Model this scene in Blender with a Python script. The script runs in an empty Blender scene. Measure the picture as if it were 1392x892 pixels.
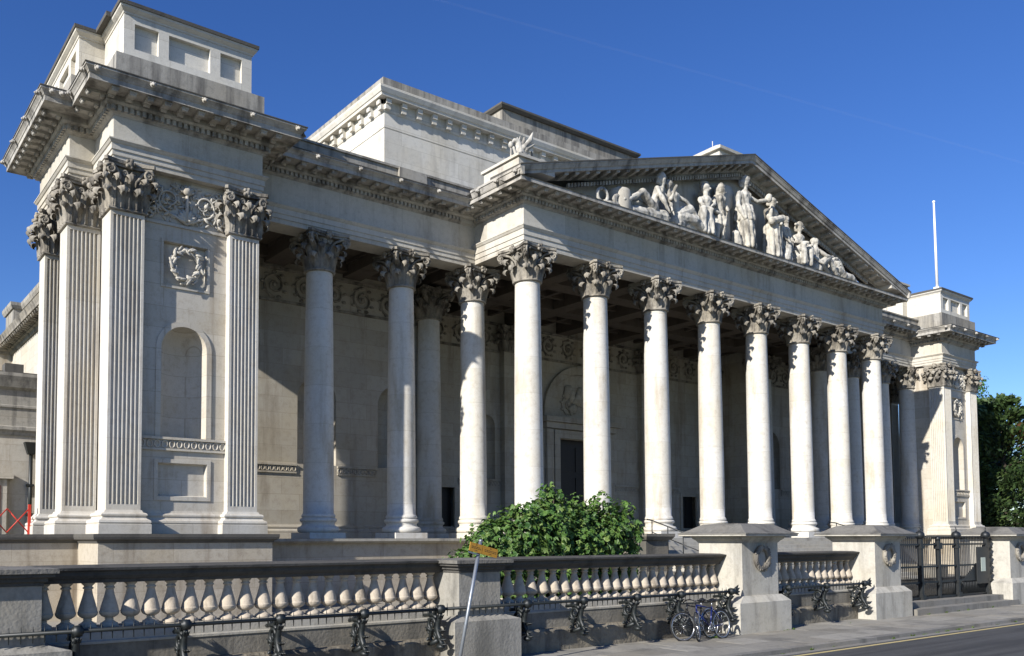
import bpy, bmesh, math, random
from mathutils import Vector, Matrix
R = math.radians
PI = math.pi
random.seed(7)
scene = bpy.context.scene
COL = scene.collection

# ------------------------------------------------------------------ world, sun, camera
SUN_DIR = Vector((1.0, 0.268, -0.53)).normalized()          # the way the light travels
world = bpy.data.worlds.new("World"); scene.world = world; world.use_nodes = True
wn = world.node_tree; wn.nodes.clear()
w_out = wn.nodes.new('ShaderNodeOutputWorld'); w_bg = wn.nodes.new('ShaderNodeBackground')
w_sky = wn.nodes.new('ShaderNodeTexSky'); w_sky.sky_type = 'NISHITA'; w_sky.sun_disc = False
w_sky.sun_elevation = math.asin(-SUN_DIR.z)
w_sky.sun_rotation = math.atan2(-SUN_DIR.x, -SUN_DIR.y)
w_sky.air_density = 1.0; w_sky.dust_density = 0.1; w_sky.ozone_density = 5.0; w_sky.altitude = 300
w_bg.inputs['Strength'].default_value = 0.095
w_hs = wn.nodes.new('ShaderNodeHueSaturation'); w_hs.inputs['Hue'].default_value = 0.515; w_hs.inputs['Saturation'].default_value = 1.18; w_hs.inputs['Value'].default_value = 1.0
wn.links.new(w_sky.outputs[0], w_hs.inputs['Color']); wn.links.new(w_hs.outputs[0], w_bg.inputs[0]); wn.links.new(w_bg.outputs[0], w_out.inputs[0])

sun = bpy.data.lights.new('sun', 'SUN'); sun.energy = 5.0; sun.angle = R(0.53); sun.color = (1.0, 0.963, 0.908)
sun_o = bpy.data.objects.new('sun', sun); COL.objects.link(sun_o)
sun_o.rotation_euler = SUN_DIR.to_track_quat('-Z', 'Y').to_euler(); sun_o.location = (-60, -40, 60)

cam = bpy.data.cameras.new('camera'); cam_o = bpy.data.objects.new('camera', cam); COL.objects.link(cam_o)
yaw, pitch, roll = 0.6158, 0.0512, -0.0021
CAM = Vector((-20.9063, -23.2874, 1.4142))
fw = Vector((math.sin(yaw)*math.cos(pitch), math.cos(yaw)*math.cos(pitch), math.sin(pitch)))
rt = Vector((math.cos(yaw), -math.sin(yaw), 0)); up = rt.cross(fw)
r2 = rt*math.cos(roll) + up*math.sin(roll); u2 = -rt*math.sin(roll) + up*math.cos(roll)
M = Matrix((r2, u2, -fw)).transposed().to_4x4(); M.translation = CAM
cam_o.matrix_world = M
cam.sensor_fit = 'HORIZONTAL'; cam.sensor_width = 36
cam.lens = 1173.655/1392*36
cam.shift_x = (696-578.16)/1392; cam.shift_y = (671.61-446)/1392
cam.clip_start = 0.1; cam.clip_end = 9000
scene.camera = cam_o
scene.view_settings.view_transform = 'Standard'; scene.view_settings.look = 'None'
scene.view_settings.exposure = 0.66; scene.view_settings.gamma = 1.0
scene.view_settings.use_curve_mapping = False
scene.render.film_transparent = False
scene.cycles.max_bounces = 6; scene.cycles.diffuse_bounces = 2

# ------------------------------------------------------------------ materials
def new_mat(name):
    m = bpy.data.materials.new(name); m.use_nodes = True
    nt = m.node_tree; b = nt.nodes['Principled BSDF']
    return m, nt, b
def plain(name, col, rough=0.6, metal=0.0, var=0.12, scale=6.0, bump=0.0, spec=0.5):
    m, nt, b = new_mat(name)
    g = nt.nodes.new('ShaderNodeNewGeometry')
    n = nt.nodes.new('ShaderNodeTexNoise'); n.inputs['Scale'].default_value = scale; n.inputs['Detail'].default_value = 6
    nt.links.new(g.outputs['Position'], n.inputs['Vector'])
    mx = nt.nodes.new('ShaderNodeMix'); mx.data_type = 'RGBA'
    nt.links.new(n.outputs['Fac'], mx.inputs[0])
    mx.inputs[6].default_value = (*[c*(1-var) for c in col], 1); mx.inputs[7].default_value = (*[min(1, c*(1+var)) for c in col], 1)
    nt.links.new(mx.outputs[2], b.inputs['Base Color'])
    b.inputs['Roughness'].default_value = rough; b.inputs['Metallic'].default_value = metal
    b.inputs['Specular IOR Level'].default_value = spec
    if bump:
        bp = nt.nodes.new('ShaderNodeBump'); bp.inputs['Strength'].default_value = bump; bp.inputs['Distance'].default_value = 0.02
        nt.links.new(n.outputs['Fac'], bp.inputs['Height']); nt.links.new(bp.outputs['Normal'], b.inputs['Normal'])
    return m

def stone(name, col, dirt=(0.07, 0.06, 0.05), dirt_amt=0.35, thr=(0.5, 0.72), blocks=None, drum=None, tint=(1.0, 0.93, 0.80),
          tint_amt=0.5, bump=0.25, rough=0.9, streak=(1.6, 1.6, 0.22), fine=28.0, joint=0.76, blotch=None, island=0.0):
    """limestone: block tone changes, warm stains, soot streaks with shapes of their own, fine grain"""
    m, nt, b = new_mat(name); L = nt.links; N = nt.nodes.new
    g = N('ShaderNodeNewGeometry'); sp = N('ShaderNodeSeparateXYZ'); L.new(g.outputs['Position'], sp.inputs[0])
    ad = N('ShaderNodeMath'); ad.operation = 'ADD'; L.new(sp.outputs[0], ad.inputs[0]); L.new(sp.outputs[1], ad.inputs[1])
    cb = N('ShaderNodeCombineXYZ'); L.new(ad.outputs[0], cb.inputs[0]); L.new(sp.outputs[2], cb.inputs[1])
    base = N('ShaderNodeRGB'); base.outputs[0].default_value = (*col, 1); cur = base.outputs[0]
    def mix(fac, a, bcol, mode='MIX'):
        mx = N('ShaderNodeMix'); mx.data_type = 'RGBA'; mx.blend_type = mode
        if isinstance(fac, float): mx.inputs[0].default_value = fac
        else: L.new(fac, mx.inputs[0])
        L.new(a, mx.inputs[6])
        if isinstance(bcol, tuple): mx.inputs[7].default_value = (*bcol, 1)
        else: L.new(bcol, mx.inputs[7])
        return mx.outputs[2]
    def ramp(src, lo, hi, amt):
        mr = N('ShaderNodeMapRange'); mr.inputs[1].default_value = lo; mr.inputs[2].default_value = hi
        mr.inputs[3].default_value = 0; mr.inputs[4].default_value = amt; mr.interpolation_type = 'SMOOTHSTEP'
        L.new(src, mr.inputs[0]); return mr.outputs[0]
    # big warm / cool patches
    n1 = N('ShaderNodeTexNoise'); n1.inputs['Scale'].default_value = 0.55; n1.inputs['Detail'].default_value = 5; L.new(g.outputs['Position'], n1.inputs['Vector'])
    cur = mix(ramp(n1.outputs['Fac'], 0.42, 0.7, tint_amt), cur, tint, 'MULTIPLY')
    if blocks:
        bt = N('ShaderNodeTexBrick'); bt.inputs['Scale'].default_value = 1.0
        bt.inputs['Brick Width'].default_value = blocks[0]; bt.inputs['Row Height'].default_value = blocks[1]
        bt.inputs['Mortar Size'].default_value = 0.012; bt.inputs['Mortar Smooth'].default_value = 0.4
        bt.inputs['Color1'].default_value = (0.85, 0.83, 0.79, 1); bt.inputs['Color2'].default_value = (1.0, 0.99, 0.97, 1)
        bt.inputs['Mortar'].default_value = (joint, joint*0.97, joint*0.92, 1); bt.inputs['Bias'].default_value = 0.1
        L.new(cb.outputs[0], bt.inputs['Vector'])
        cur = mix(1.0, cur, bt.outputs['Color'], 'MULTIPLY')
    if drum:
        md = N('ShaderNodeMath'); md.operation = 'WRAP'; md.inputs[1].default_value = drum; md.inputs[2].default_value = 0
        L.new(sp.outputs[2], md.inputs[0])
        lt = N('ShaderNodeMath'); lt.operation = 'LESS_THAN'; lt.inputs[1].default_value = 0.02; L.new(md.outputs[0], lt.inputs[0])
        fl = N('ShaderNodeMath'); fl.operation = 'MULTIPLY'; fl.inputs[1].default_value = 0.6; L.new(lt.outputs[0], fl.inputs[0])
        cur = mix(fl.outputs[0], cur, (0.45, 0.42, 0.36), 'MIX')
        dv = N('ShaderNodeMath'); dv.operation = 'DIVIDE'; dv.inputs[1].default_value = drum; L.new(sp.outputs[2], dv.inputs[0])
        flr = N('ShaderNodeMath'); flr.operation = 'FLOOR'; L.new(dv.outputs[0], flr.inputs[0])
        rx = N('ShaderNodeMath'); rx.operation = 'DIVIDE'; rx.inputs[1].default_value = 3.4; L.new(sp.outputs[0], rx.inputs[0])
        rxr = N('ShaderNodeMath'); rxr.operation = 'ROUND'; L.new(rx.outputs[0], rxr.inputs[0])
        cc = N('ShaderNodeCombineXYZ'); L.new(flr.outputs[0], cc.inputs[0]); L.new(rxr.outputs[0], cc.inputs[1])
        wv = N('ShaderNodeTexWhiteNoise'); wv.noise_dimensions = '2D'; L.new(cc.outputs[0], wv.inputs['Vector'])
        cur = mix(ramp(wv.outputs['Value'], 0.3, 1.0, 0.5), cur, (0.88, 0.86, 0.80), 'MULTIPLY')
    if island:
        mr = N('ShaderNodeMapRange'); mr.inputs[3].default_value = 1-island; mr.inputs[4].default_value = 1+island*0.6; L.new(g.outputs['Random Per Island'], mr.inputs[0])
        cur = mix(1.0, cur, mr.outputs[0], 'MULTIPLY')
    # soot streaks running down
    mp = N('ShaderNodeMapping'); mp.inputs['Scale'].default_value = streak; L.new(g.outputs['Position'], mp.inputs['Vector'])
    n2 = N('ShaderNodeTexNoise'); n2.inputs['Scale'].default_value = 1.0; n2.inputs['Detail'].default_value = 8; n2.inputs['Roughness'].default_value = 0.62
    L.new(mp.outputs[0], n2.inputs['Vector'])
    cur = mix(ramp(n2.outputs['Fac'], thr[0], thr[1], dirt_amt), cur, dirt)
    # mottled grime
    n3 = N('ShaderNodeTexNoise'); n3.inputs['Scale'].default_value = 5.0; n3.inputs['Detail'].default_value = 10; n3.inputs['Roughness'].default_value = 0.7
    L.new(g.outputs['Position'], n3.inputs['Vector'])
    cur = mix(ramp(n3.outputs['Fac'], 0.45, 0.75, dirt_amt*0.6), cur, dirt)
    if blotch:
        n5 = N('ShaderNodeTexNoise'); n5.inputs['Scale'].default_value = 2.3; n5.inputs['Detail'].default_value = 12; n5.inputs['Roughness'].default_value = 0.75
        L.new(g.outputs['Position'], n5.inputs['Vector'])
        cur = mix(ramp(n5.outputs['Fac'], 0.56, 0.66, 0.75), cur, blotch)
    n4 = N('ShaderNodeTexNoise'); n4.inputs['Scale'].default_value = fine; n4.inputs['Detail'].default_value = 6
    L.new(g.outputs['Position'], n4.inputs['Vector'])
    cur = mix(ramp(n4.outputs['Fac'], 0.3, 0.75, 0.22), cur, (0.6, 0.57, 0.52), 'MULTIPLY')
    L.new(cur, b.inputs['Base Color']); b.inputs['Roughness'].default_value = rough; b.inputs['Specular IOR Level'].default_value = 0.25
    bp = N('ShaderNodeBump'); bp.inputs['Strength'].default_value = bump; bp.inputs['Distance'].default_value = 0.03
    L.new(n4.outputs['Fac'], bp.inputs['Height']); L.new(bp.outputs['Normal'], b.inputs['Normal'])
    return m

S_COL = stone('column_limestone', (0.6, 0.58, 0.53), dirt=(0.30, 0.23, 0.14), dirt_amt=0.6, thr=(0.48, 0.75), drum=1.32, bump=0.1, streak=(1.8, 1.8, 0.3))
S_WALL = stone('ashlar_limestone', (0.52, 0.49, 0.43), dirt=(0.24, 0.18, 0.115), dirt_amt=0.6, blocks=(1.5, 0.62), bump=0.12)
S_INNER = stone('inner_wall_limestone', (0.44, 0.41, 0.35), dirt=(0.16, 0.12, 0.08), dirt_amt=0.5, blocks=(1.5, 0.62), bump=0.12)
S_PIL = stone('pilaster_limestone', (0.56, 0.535, 0.48), dirt=(0.24, 0.19, 0.13), dirt_amt=0.5, drum=4.15, bump=0.12)
S_ENT = stone('entablature_limestone', (0.52, 0.5, 0.45), dirt=(0.17, 0.14, 0.11), dirt_amt=0.45, blocks=(2.6, 3.0), bump=0.15)
S_COR = stone('cornice_limestone', (0.42, 0.4, 0.36), dirt=(0.055, 0.05, 0.046), dirt_amt=0.72, thr=(0.45, 0.68), bump=0.25)
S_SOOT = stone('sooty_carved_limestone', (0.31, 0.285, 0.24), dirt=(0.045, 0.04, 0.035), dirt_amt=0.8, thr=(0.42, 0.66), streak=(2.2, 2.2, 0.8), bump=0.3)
S_TOP = stone('black_weathered_coping', (0.1, 0.095, 0.085), dirt=(0.04, 0.04, 0.038), dirt_amt=0.7, bump=0.35)
S_ATT = stone('attic_limestone', (0.62, 0.6, 0.545), dirt=(0.2, 0.18, 0.15), dirt_amt=0.4, blocks=(2.2, 0.75), bump=0.12)
S_ATTG = stone('grey_streaked_limestone', (0.36, 0.345, 0.31), dirt=(0.08, 0.075, 0.07), dirt_amt=0.75, thr=(0.42, 0.7), streak=(3.0, 3.0, 0.25), blocks=(1.9, 3), bump=0.2)
S_STAT = stone('statue_marble', (0.5, 0.48, 0.43), dirt=(0.10, 0.09, 0.075), dirt_amt=0.75, thr=(0.45, 0.66), streak=(3, 3, 1), bump=0.3)
S_STEP = stone('step_stone', (0.4, 0.38, 0.33), dirt=(0.12, 0.1, 0.08), dirt_amt=0.5, bump=0.2)
S_TERR = stone('terrace_limestone', (0.46, 0.415, 0.34), dirt=(0.14, 0.1, 0.06), dirt_amt=0.6, blocks=(1.6, 0.8), bump=0.2)
S_DIE = stone('gate_pier_limestone', (0.46, 0.435, 0.375), dirt=(0.15, 0.14, 0.12), dirt_amt=0.6, thr=(0.45, 0.72), streak=(2.2, 2.2, 0.35), bump=0.25, fine=18)
S_LOW = stone('grey_low_pier_limestone', (0.29, 0.275, 0.24), dirt=(0.11, 0.105, 0.09), dirt_amt=0.75, thr=(0.44, 0.7), streak=(2.2, 2.2, 0.35), bump=0.3, fine=18)
S_CAP = stone('black_lichen_stone', (0.17, 0.162, 0.145), dirt=(0.03, 0.03, 0.029), dirt_amt=0.7, bump=0.5, fine=22, blotch=(0.24, 0.225, 0.195))
S_COPE = stone('black_weathered_coping_and_cap_shade', (0.085, 0.081, 0.073), dirt=(0.018, 0.018, 0.017), dirt_amt=0.7, bump=0.4, fine=22, blotch=(0.10, 0.095, 0.085))
S_BAL = stone('baluster_limestone', (0.47, 0.405, 0.32), dirt=(0.12, 0.1, 0.075), dirt_amt=0.65, streak=(5, 5, 1.5), bump=0.2)
S_FW = stone('dark_fence_wall_stone', (0.22, 0.205, 0.175), dirt=(0.05, 0.05, 0.045), dirt_amt=0.7, thr=(0.4, 0.68), blocks=(1.4, 5), bump=0.4, fine=16)
S_ROUGH = stone('rough_granite_plinth', (0.24, 0.215, 0.17), dirt=(0.05, 0.045, 0.04), dirt_amt=0.7, blocks=(1.25, 5), bump=1.0, fine=12, thr=(0.42, 0.6))
S_CRS = stone('pale_fence_course', (0.36, 0.34, 0.29), dirt=(0.1, 0.09, 0.08), dirt_amt=0.6, bump=0.25)
S_PAVE = stone('pavement_slabs', (0.27, 0.255, 0.22), dirt=(0.09, 0.085, 0.075), dirt_amt=0.6, bump=0.3, streak=(0.8, 0.8, 0.8), fine=14, island=0.22)
S_FORE = stone('forecourt_gravel', (0.3, 0.275, 0.23), dirt=(0.15, 0.13, 0.1), dirt_amt=0.5, bump=0.6, streak=(0.7, 0.7, 0.7), fine=30)
S_KERB = stone('kerb_granite', (0.22, 0.21, 0.19), dirt=(0.07, 0.07, 0.06), dirt_amt=0.6, bump=0.3, island=0.25)
ASPH = stone('asphalt', (0.075, 0.075, 0.074), dirt=(0.042, 0.042, 0.042), dirt_amt=0.9, thr=(0.42, 0.62), tint_amt=0.2, bump=0.5, streak=(0.10, 2.2, 1.0), fine=45, blotch=(0.085, 0.083, 0.08))
YELLOW = plain('worn_yellow_paint', (0.48, 0.38, 0.16), 0.8, var=0.3, scale=12)
EARTH = plain('far_ground', (0.06, 0.075, 0.035), 0.95, var=0.4, scale=0.4)
IRON = plain('black_green_iron', (0.009, 0.012, 0.012), 0.5, 0.0, var=0.4, scale=30)
GATEM = plain('gate_iron', (0.010, 0.012, 0.013), 0.5, 0.0, var=0.3, scale=20)
DOORM = plain('dark_door', (0.012, 0.010, 0.009), 0.55, var=0.3, scale=5)
GREYM = plain('galvanised_pole', (0.25, 0.27, 0.29), 0.45, 0.6, var=0.15, scale=20)
ORANGE = plain('orange_sign_plate', (0.42, 0.21, 0.02), 0.5, var=0.12, scale=14)
BLACKP = plain('black_lettering', (0.02, 0.015, 0.01), 0.6)
BLUE = plain('blue_bicycle_paint', (0.010, 0.018, 0.11), 0.25, 0.2, var=0.1)
BLACKF = plain('black_bicycle_paint', (0.012, 0.012, 0.014), 0.3, 0.1)
CHROME = plain('bright_metal', (0.55, 0.55, 0.55), 0.25, 0.9, var=0.1)
TYRE = plain('tyre_rubber', (0.014, 0.014, 0.014), 0.85)
REDM = plain('red_barrier_paint', (0.55, 0.04, 0.02), 0.5)
WHITE = plain('white_paint', (0.75, 0.75, 0.73), 0.4, var=0.04)
LEADM = plain('lead_roofing', (0.16, 0.165, 0.17), 0.6, 0.3, var=0.25, scale=2)
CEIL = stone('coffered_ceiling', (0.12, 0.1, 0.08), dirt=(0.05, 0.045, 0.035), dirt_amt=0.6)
PAPER = plain('pale_notice', (0.45, 0.5, 0.42), 0.6)

def leaf_mat(name, cols, gloss=0.35, trans=0.25):
    m, nt, b = new_mat(name); L = nt.links
    oi = nt.nodes.new('ShaderNodeNewGeometry')
    cr = nt.nodes.new('ShaderNodeValToRGB'); cr.color_ramp.interpolation = 'LINEAR'
    cr.color_ramp.elements[0].color = (*cols[0], 1); cr.color_ramp.elements[1].color = (*cols[-1], 1)
    for i, c in enumerate(cols[1:-1]):
        e = cr.color_ramp.elements.new((i+1)/(len(cols)-1)); e.color = (*c, 1)
    L.new(oi.outputs['Random Per Island'], cr.inputs[0]); L.new(cr.outputs[0], b.inputs['Base Color'])
    b.inputs['Roughness'].default_value = gloss; b.inputs['Specular IOR Level'].default_value = 0.4
    tr = nt.nodes.new('ShaderNodeBsdfTranslucent'); L.new(cr.outputs[0], tr.inputs[0])
    mx = nt.nodes.new('ShaderNodeMixShader'); mx.inputs[0].default_value = trans
    L.new(b.outputs[0], mx.inputs[1]); L.new(tr.outputs[0], mx.inputs[2])
    L.new(mx.outputs[0], nt.nodes['Material Output'].inputs[0])
    return m
LEAF = leaf_mat('bush_leaf', [(0.032, 0.08, 0.018), (0.058, 0.125, 0.024), (0.10, 0.18, 0.035), (0.065, 0.135, 0.027), (0.14, 0.20, 0.05), (0.045, 0.10, 0.02)], 0.5, 0.15)
YEW = leaf_mat('yew_needles', [(0.022, 0.045, 0.013), (0.04, 0.075, 0.02), (0.065, 0.10, 0.026)], 0.6, 0.1)
YEWR = leaf_mat('browned_needles', [(0.12, 0.045, 0.02), (0.16, 0.07, 0.03)], 0.7, 0.1)
LIME = leaf_mat('broad_leaf', [(0.05, 0.12, 0.02), (0.10, 0.2, 0.035), (0.075, 0.16, 0.03)], 0.5, 0.25)
WEED = leaf_mat('weed_leaf', [(0.07, 0.13, 0.02), (0.11, 0.17, 0.03)], 0.6, 0.2)
BARK = plain('bark', (0.06, 0.045, 0.03), 0.9, var=0.4, scale=9, bump=0.6)

# ------------------------------------------------------------------ mesh builder
class MB:
    def __init__(s): s.v = []; s.f = []; s.sm = []
    def add(s, vs, fs, smooth=False):
        o = len(s.v); s.v += [tuple(p) for p in vs]; s.f += [tuple(i+o for i in f) for f in fs]; s.sm += [smooth]*len(fs); return s
    def box(s, x0, x1, y0, y1, z0, z1):
        return s.add([(x0,y0,z0),(x1,y0,z0),(x1,y1,z0),(x0,y1,z0),(x0,y0,z1),(x1,y0,z1),(x1,y1,z1),(x0,y1,z1)],
                     [(0,3,2,1),(4,5,6,7),(0,1,5,4),(1,2,6,5),(2,3,7,6),(3,0,4,7)])
    def frustum(s, a, b, z0, z1):
        x0,x1,y0,y1 = a; X0,X1,Y0,Y1 = b
        return s.add([(x0,y0,z0),(x1,y0,z0),(x1,y1,z0),(x0,y1,z0),(X0,Y0,z1),(X1,Y0,z1),(X1,Y1,z1),(X0,Y1,z1)],
                     [(0,3,2,1),(4,5,6,7),(0,1,5,4),(1,2,6,5),(2,3,7,6),(3,0,4,7)])
    def obox(s, c, ax, ay, az):
        c = Vector(c); ax = Vector(ax); ay = Vector(ay); az = Vector(az); vs = []
        for k in (-1, 1):
            for i, j in ((-1,-1),(1,-1),(1,1),(-1,1)): vs.append(c+ax*i+ay*j+az*k)
        return s.add(vs, [(0,3,2,1),(4,5,6,7),(0,1,5,4),(1,2,6,5),(2,3,7,6),(3,0,4,7)])
    def prism(s, poly, z0, z1, smooth=False):
        n = len(poly)
        s.add([(x,y,z0) for x,y in poly]+[(x,y,z1) for x,y in poly], [(i,(i+1)%n,n+(i+1)%n,n+i) for i in range(n)], smooth)
        s.add([(x,y,z1) for x,y in poly], [tuple(range(n))]); s.add([(x,y,z0) for x,y in poly], [tuple(reversed(range(n)))])
        return s
    def xprism(s, poly, y0, y1):              # poly in x,z pushed along y
        n = len(poly)
        return s.add([(x,y0,z) for x,z in poly]+[(x,y1,z) for x,z in poly],
                     [(i,n+i,n+(i+1)%n,(i+1)%n) for i in range(n)]+[tuple(range(n)), tuple(reversed(range(n,2*n)))])
    def lathe(s, prof, cx=0, cy=0, n=32, smooth=True, a0=0, a1=2*PI, caps=True):
        full = abs(a1-a0-2*PI) < 1e-6; m = n if full else n+1; vs = []
        for r, z in prof:
            for i in range(m):
                a = a0+(a1-a0)*i/n; vs.append((cx+r*math.cos(a), cy+r*math.sin(a), z))
        fs = []
        for j in range(len(prof)-1):
            for i in range(n):
                k = (i+1) % m if full else i+1
                fs.append((j*m+i, j*m+k, (j+1)*m+k, (j+1)*m+i))
        s.add(vs, fs, smooth)
        if caps and full:
            for j, rev in ((0, True), (len(prof)-1, False)):
                if prof[j][0] > 1e-4:
                    idx = list(range(m)); s.add([vs[j*m+i] for i in idx], [tuple(reversed(idx)) if rev else tuple(idx)])
        return s
    def tube(s, pts, r, n=8, smooth=True, closed=False, caps=True):
        pts = [Vector(p) for p in pts]; m = len(pts)
        rs = r if isinstance(r, (list, tuple)) else [r]*m
        prev = None; vs = []
        for i, p in enumerate(pts):
            if closed: t = pts[(i+1)%m]-pts[i-1]
            else: t = pts[min(i+1,m-1)]-pts[max(i-1,0)]
            if t.length < 1e-9: t = Vector((0,0,1))
            t.normalize()
            if prev is None:
                a = Vector((0,0,1)) if abs(t.z) < 0.9 else Vector((1,0,0)); u = t.cross(a).normalized()
            else:
                u = prev-t*prev.dot(t)
                u = u.normalized() if u.length > 1e-6 else t.orthogonal().normalized()
            prev = u; w = t.cross(u)
            for k in range(n):
                a = 2*PI*k/n; vs.append(p+(u*math.cos(a)+w*math.sin(a))*rs[i])
        fs = []
        for i in range(m if closed else m-1):
            for k in range(n):
                i2 = (i+1) % m; fs.append((i*n+k, i*n+(k+1)%n, i2*n+(k+1)%n, i2*n+k))
        if not closed and caps: fs += [tuple(reversed(range(n))), tuple((m-1)*n+k for k in range(n))]
        return s.add(vs, fs, smooth)
    def ball(s, c, r, n=10, m=7, sc=(1,1,1), rot=None):
        vs = []; fs = []
        for j in range(m+1):
            th = PI*j/m
            for i in range(n):
                ph = 2*PI*i/n; p = Vector((math.sin(th)*math.cos(ph)*sc[0], math.sin(th)*math.sin(ph)*sc[1], math.cos(th)*sc[2]))*r
                if rot: p = rot @ p
                vs.append(Vector(c)+p)
        for j in range(m):
            for i in range(n): fs.append((j*n+i, (j+1)*n+i, (j+1)*n+(i+1)%n, j*n+(i+1)%n))
        return s.add(vs, fs, True)
    def cone(s, a, ra, b, rb, n=10):
        s.tube([a, b], [ra, rb], n); s.ball(a, ra, n, 6); s.ball(b, rb, n, 6); return s
    def run(s, prof, path, closed=False, caps=True):
        """sweep a (out, z) profile along a plan path with mitred corners; out is to the right of travel"""
        P = [Vector(p) for p in path]; m = len(P); k = len(prof); mit = []
        for i in range(m):
            d1 = (P[i]-P[i-1]).normalized() if (closed or i > 0) else None
            d2 = (P[(i+1)%m]-P[i]).normalized() if (closed or i < m-1) else None
            n1 = Vector((d1.y,-d1.x)) if d1 else None; n2 = Vector((d2.y,-d2.x)) if d2 else None
            if n1 is None: mt = n2
            elif n2 is None: mt = n1
            else: mt = (n1+n2)/(1+n1.dot(n2))
            mit.append(mt)
        vs = []
        for i in range(m):
            for o, z in prof: vs.append((P[i].x+mit[i].x*o, P[i].y+mit[i].y*o, z))
        fs = []
        for i in range(m if closed else m-1):
            i2 = (i+1) % m
            for j in range(k-1): fs.append((i*k+j, i2*k+j, i2*k+j+1, i*k+j+1))
            fs.append((i*k+k-1, i2*k+k-1, i2*k, i*k))
        if not closed and caps: fs += [tuple(range(k)), tuple((m-1)*k+j for j in reversed(range(k)))]
        return s.add(vs, fs)
    def blocks(s, path, z0, z1, o0, o1, w, pitch, shape='box', ends=(0, 0)):
        """dentils, modillions, lion heads: spaced along every leg of the path"""
        P = [Vector(p) for p in path]; m = len(P)
        for i in range(m-1):
            d = P[i+1]-P[i]; Ls = d.length; d.normalize(); n = Vector((d.y,-d.x)); a, b = 0.0, Ls
            for end in (0, 1):
                j = i-1 if end == 0 else i+1
                if 0 <= j < m-1:
                    e = (P[j+1]-P[j]).normalized(); cr = (e.x*d.y-e.y*d.x) if end == 0 else (d.x*e.y-d.y*e.x)
                    ext = o0 if cr > 0 else -o1
                else: ext = ends[end]
                if end == 0: a -= ext
                else: b += ext
            if b-a < w: continue
            cnt = max(1, int(round((b-a-w)/pitch))); 
            for q in range(cnt+1):
                t = a+w/2+(b-a-w)*q/cnt if cnt else (a+b)/2
                c = P[i]+d*t
                if shape == 'box':
                    c2 = c+n*(o0+o1)/2; s.obox((c2.x,c2.y,(z0+z1)/2), (d.x*w/2,d.y*w/2,0), (n.x*(o1-o0)/2,n.y*(o1-o0)/2,0), (0,0,(z1-z0)/2))
                elif shape == 'mod':                     # scrolled bracket: thick at the wall, thinner in front
                    c2 = c+n*(o0+o1)/2
                    s.obox((c2.x,c2.y,z1-(z1-z0)*0.28), (d.x*w/2,d.y*w/2,0), (n.x*(o1-o0)/2,n.y*(o1-o0)/2,0), (0,0,(z1-z0)*0.28))
                    for f, rr in ((0.15, 0.5), (0.86, 0.36)):
                        c3 = c+n*(o0+(o1-o0)*f); hh = (z1-z0)*rr
                        s.tube([(c3.x-d.x*w*0.42, c3.y-d.y*w*0.42, z0+hh), (c3.x+d.x*w*0.42, c3.y+d.y*w*0.42, z0+hh)], hh, 8)
                else:
                    c2 = c+n*(o0+0.03); rr = (z1-z0)/2
                    s.ball((c2.x,c2.y,(z0+z1)/2), rr, 8, 6, (0.85, 0.85, 1.0)); c3 = c+n*(o1)
                    s.ball((c3.x,c3.y,(z0+z1)/2-rr*0.3), rr*0.55, 6, 5)
        return s
    def xf(s, fn): s.v = [fn(p) for p in s.v]; return s
    def build(s, name, mat, parent=None, loc=None):
        me = bpy.data.meshes.new(name); me.from_pydata([tuple(p) for p in s.v], [], s.f)
        me.polygons.foreach_set('use_smooth', s.sm); me.update()
        bm = bmesh.new(); bm.from_mesh(me); bmesh.ops.recalc_face_normals(bm, faces=bm.faces); bm.to_mesh(me); bm.free()
        me.materials.append(mat)
        return link(name, me, parent, loc)
def link(name, data, parent=None, loc=None):
    o = bpy.data.objects.new(name, data); COL.objects.link(o)
    if loc is not None: o.location = loc
    if parent is not None: o.parent = parent
    return o
def tag(o, label=None, cat=None, group=None, kind=None):
    if label: o['label'] = label
    if cat: o['category'] = cat
    if group: o['group'] = group
    if kind: o['kind'] = kind
    return o
def empty(name, loc, label, cat, group=None):
    o = bpy.data.objects.new(name, None); o.empty_display_size = 0.3; COL.objects.link(o); o.location = loc
    return tag(o, label, cat, group)
def children(o): return [c for c in bpy.data.objects if c.parent == o]
def copy_tree(o, parent=None, loc=None):
    c = o.copy(); COL.objects.link(c)
    c.parent = parent
    if loc is not None: c.location = loc
    for ch in children(o): copy_tree(ch, c)
    return c

def flat_face_y(mb, outer, hole, y):
    """a wall face at y in x,z: rectangle outer=(x0,x1,z0,z1) with arched or square hole=(x0,x1,z0,zs,arched)"""
    X0,X1,Z0,Z1 = outer; x0,x1,z0,zs,arch = hole; cx = (x0+x1)/2; r = (x1-x0)/2; n = 14
    if arch: L_ = [(cx+r*math.cos(PI-(PI/2)*i/n), zs+r*math.sin(PI-(PI/2)*i/n)) for i in range(n+1)]
    else: L_ = [(x0,zs),(cx,zs)]
    Rr = [(2*cx-x, z) for x, z in L_]
    top = L_[-1][1]
    left = [(X0,Z0),(x0,Z0),(x0,z0)] + L_ + [(cx,Z1),(X0,Z1)]
    right = [(X1,Z0),(x1,Z0),(x1,z0)] + Rr + [(cx,Z1),(X1,Z1)]
    for poly in (left, right): mb.add([(x,y,z) for x,z in poly], [tuple(range(len(poly)))])
    if z0 > Z0+1e-4: mb.add([(x0,y,Z0),(x1,y,Z0),(x1,y,z0),(x0,y,z0)], [(0,1,2,3)])
    return L_ + Rr[::-1][1:]
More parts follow.
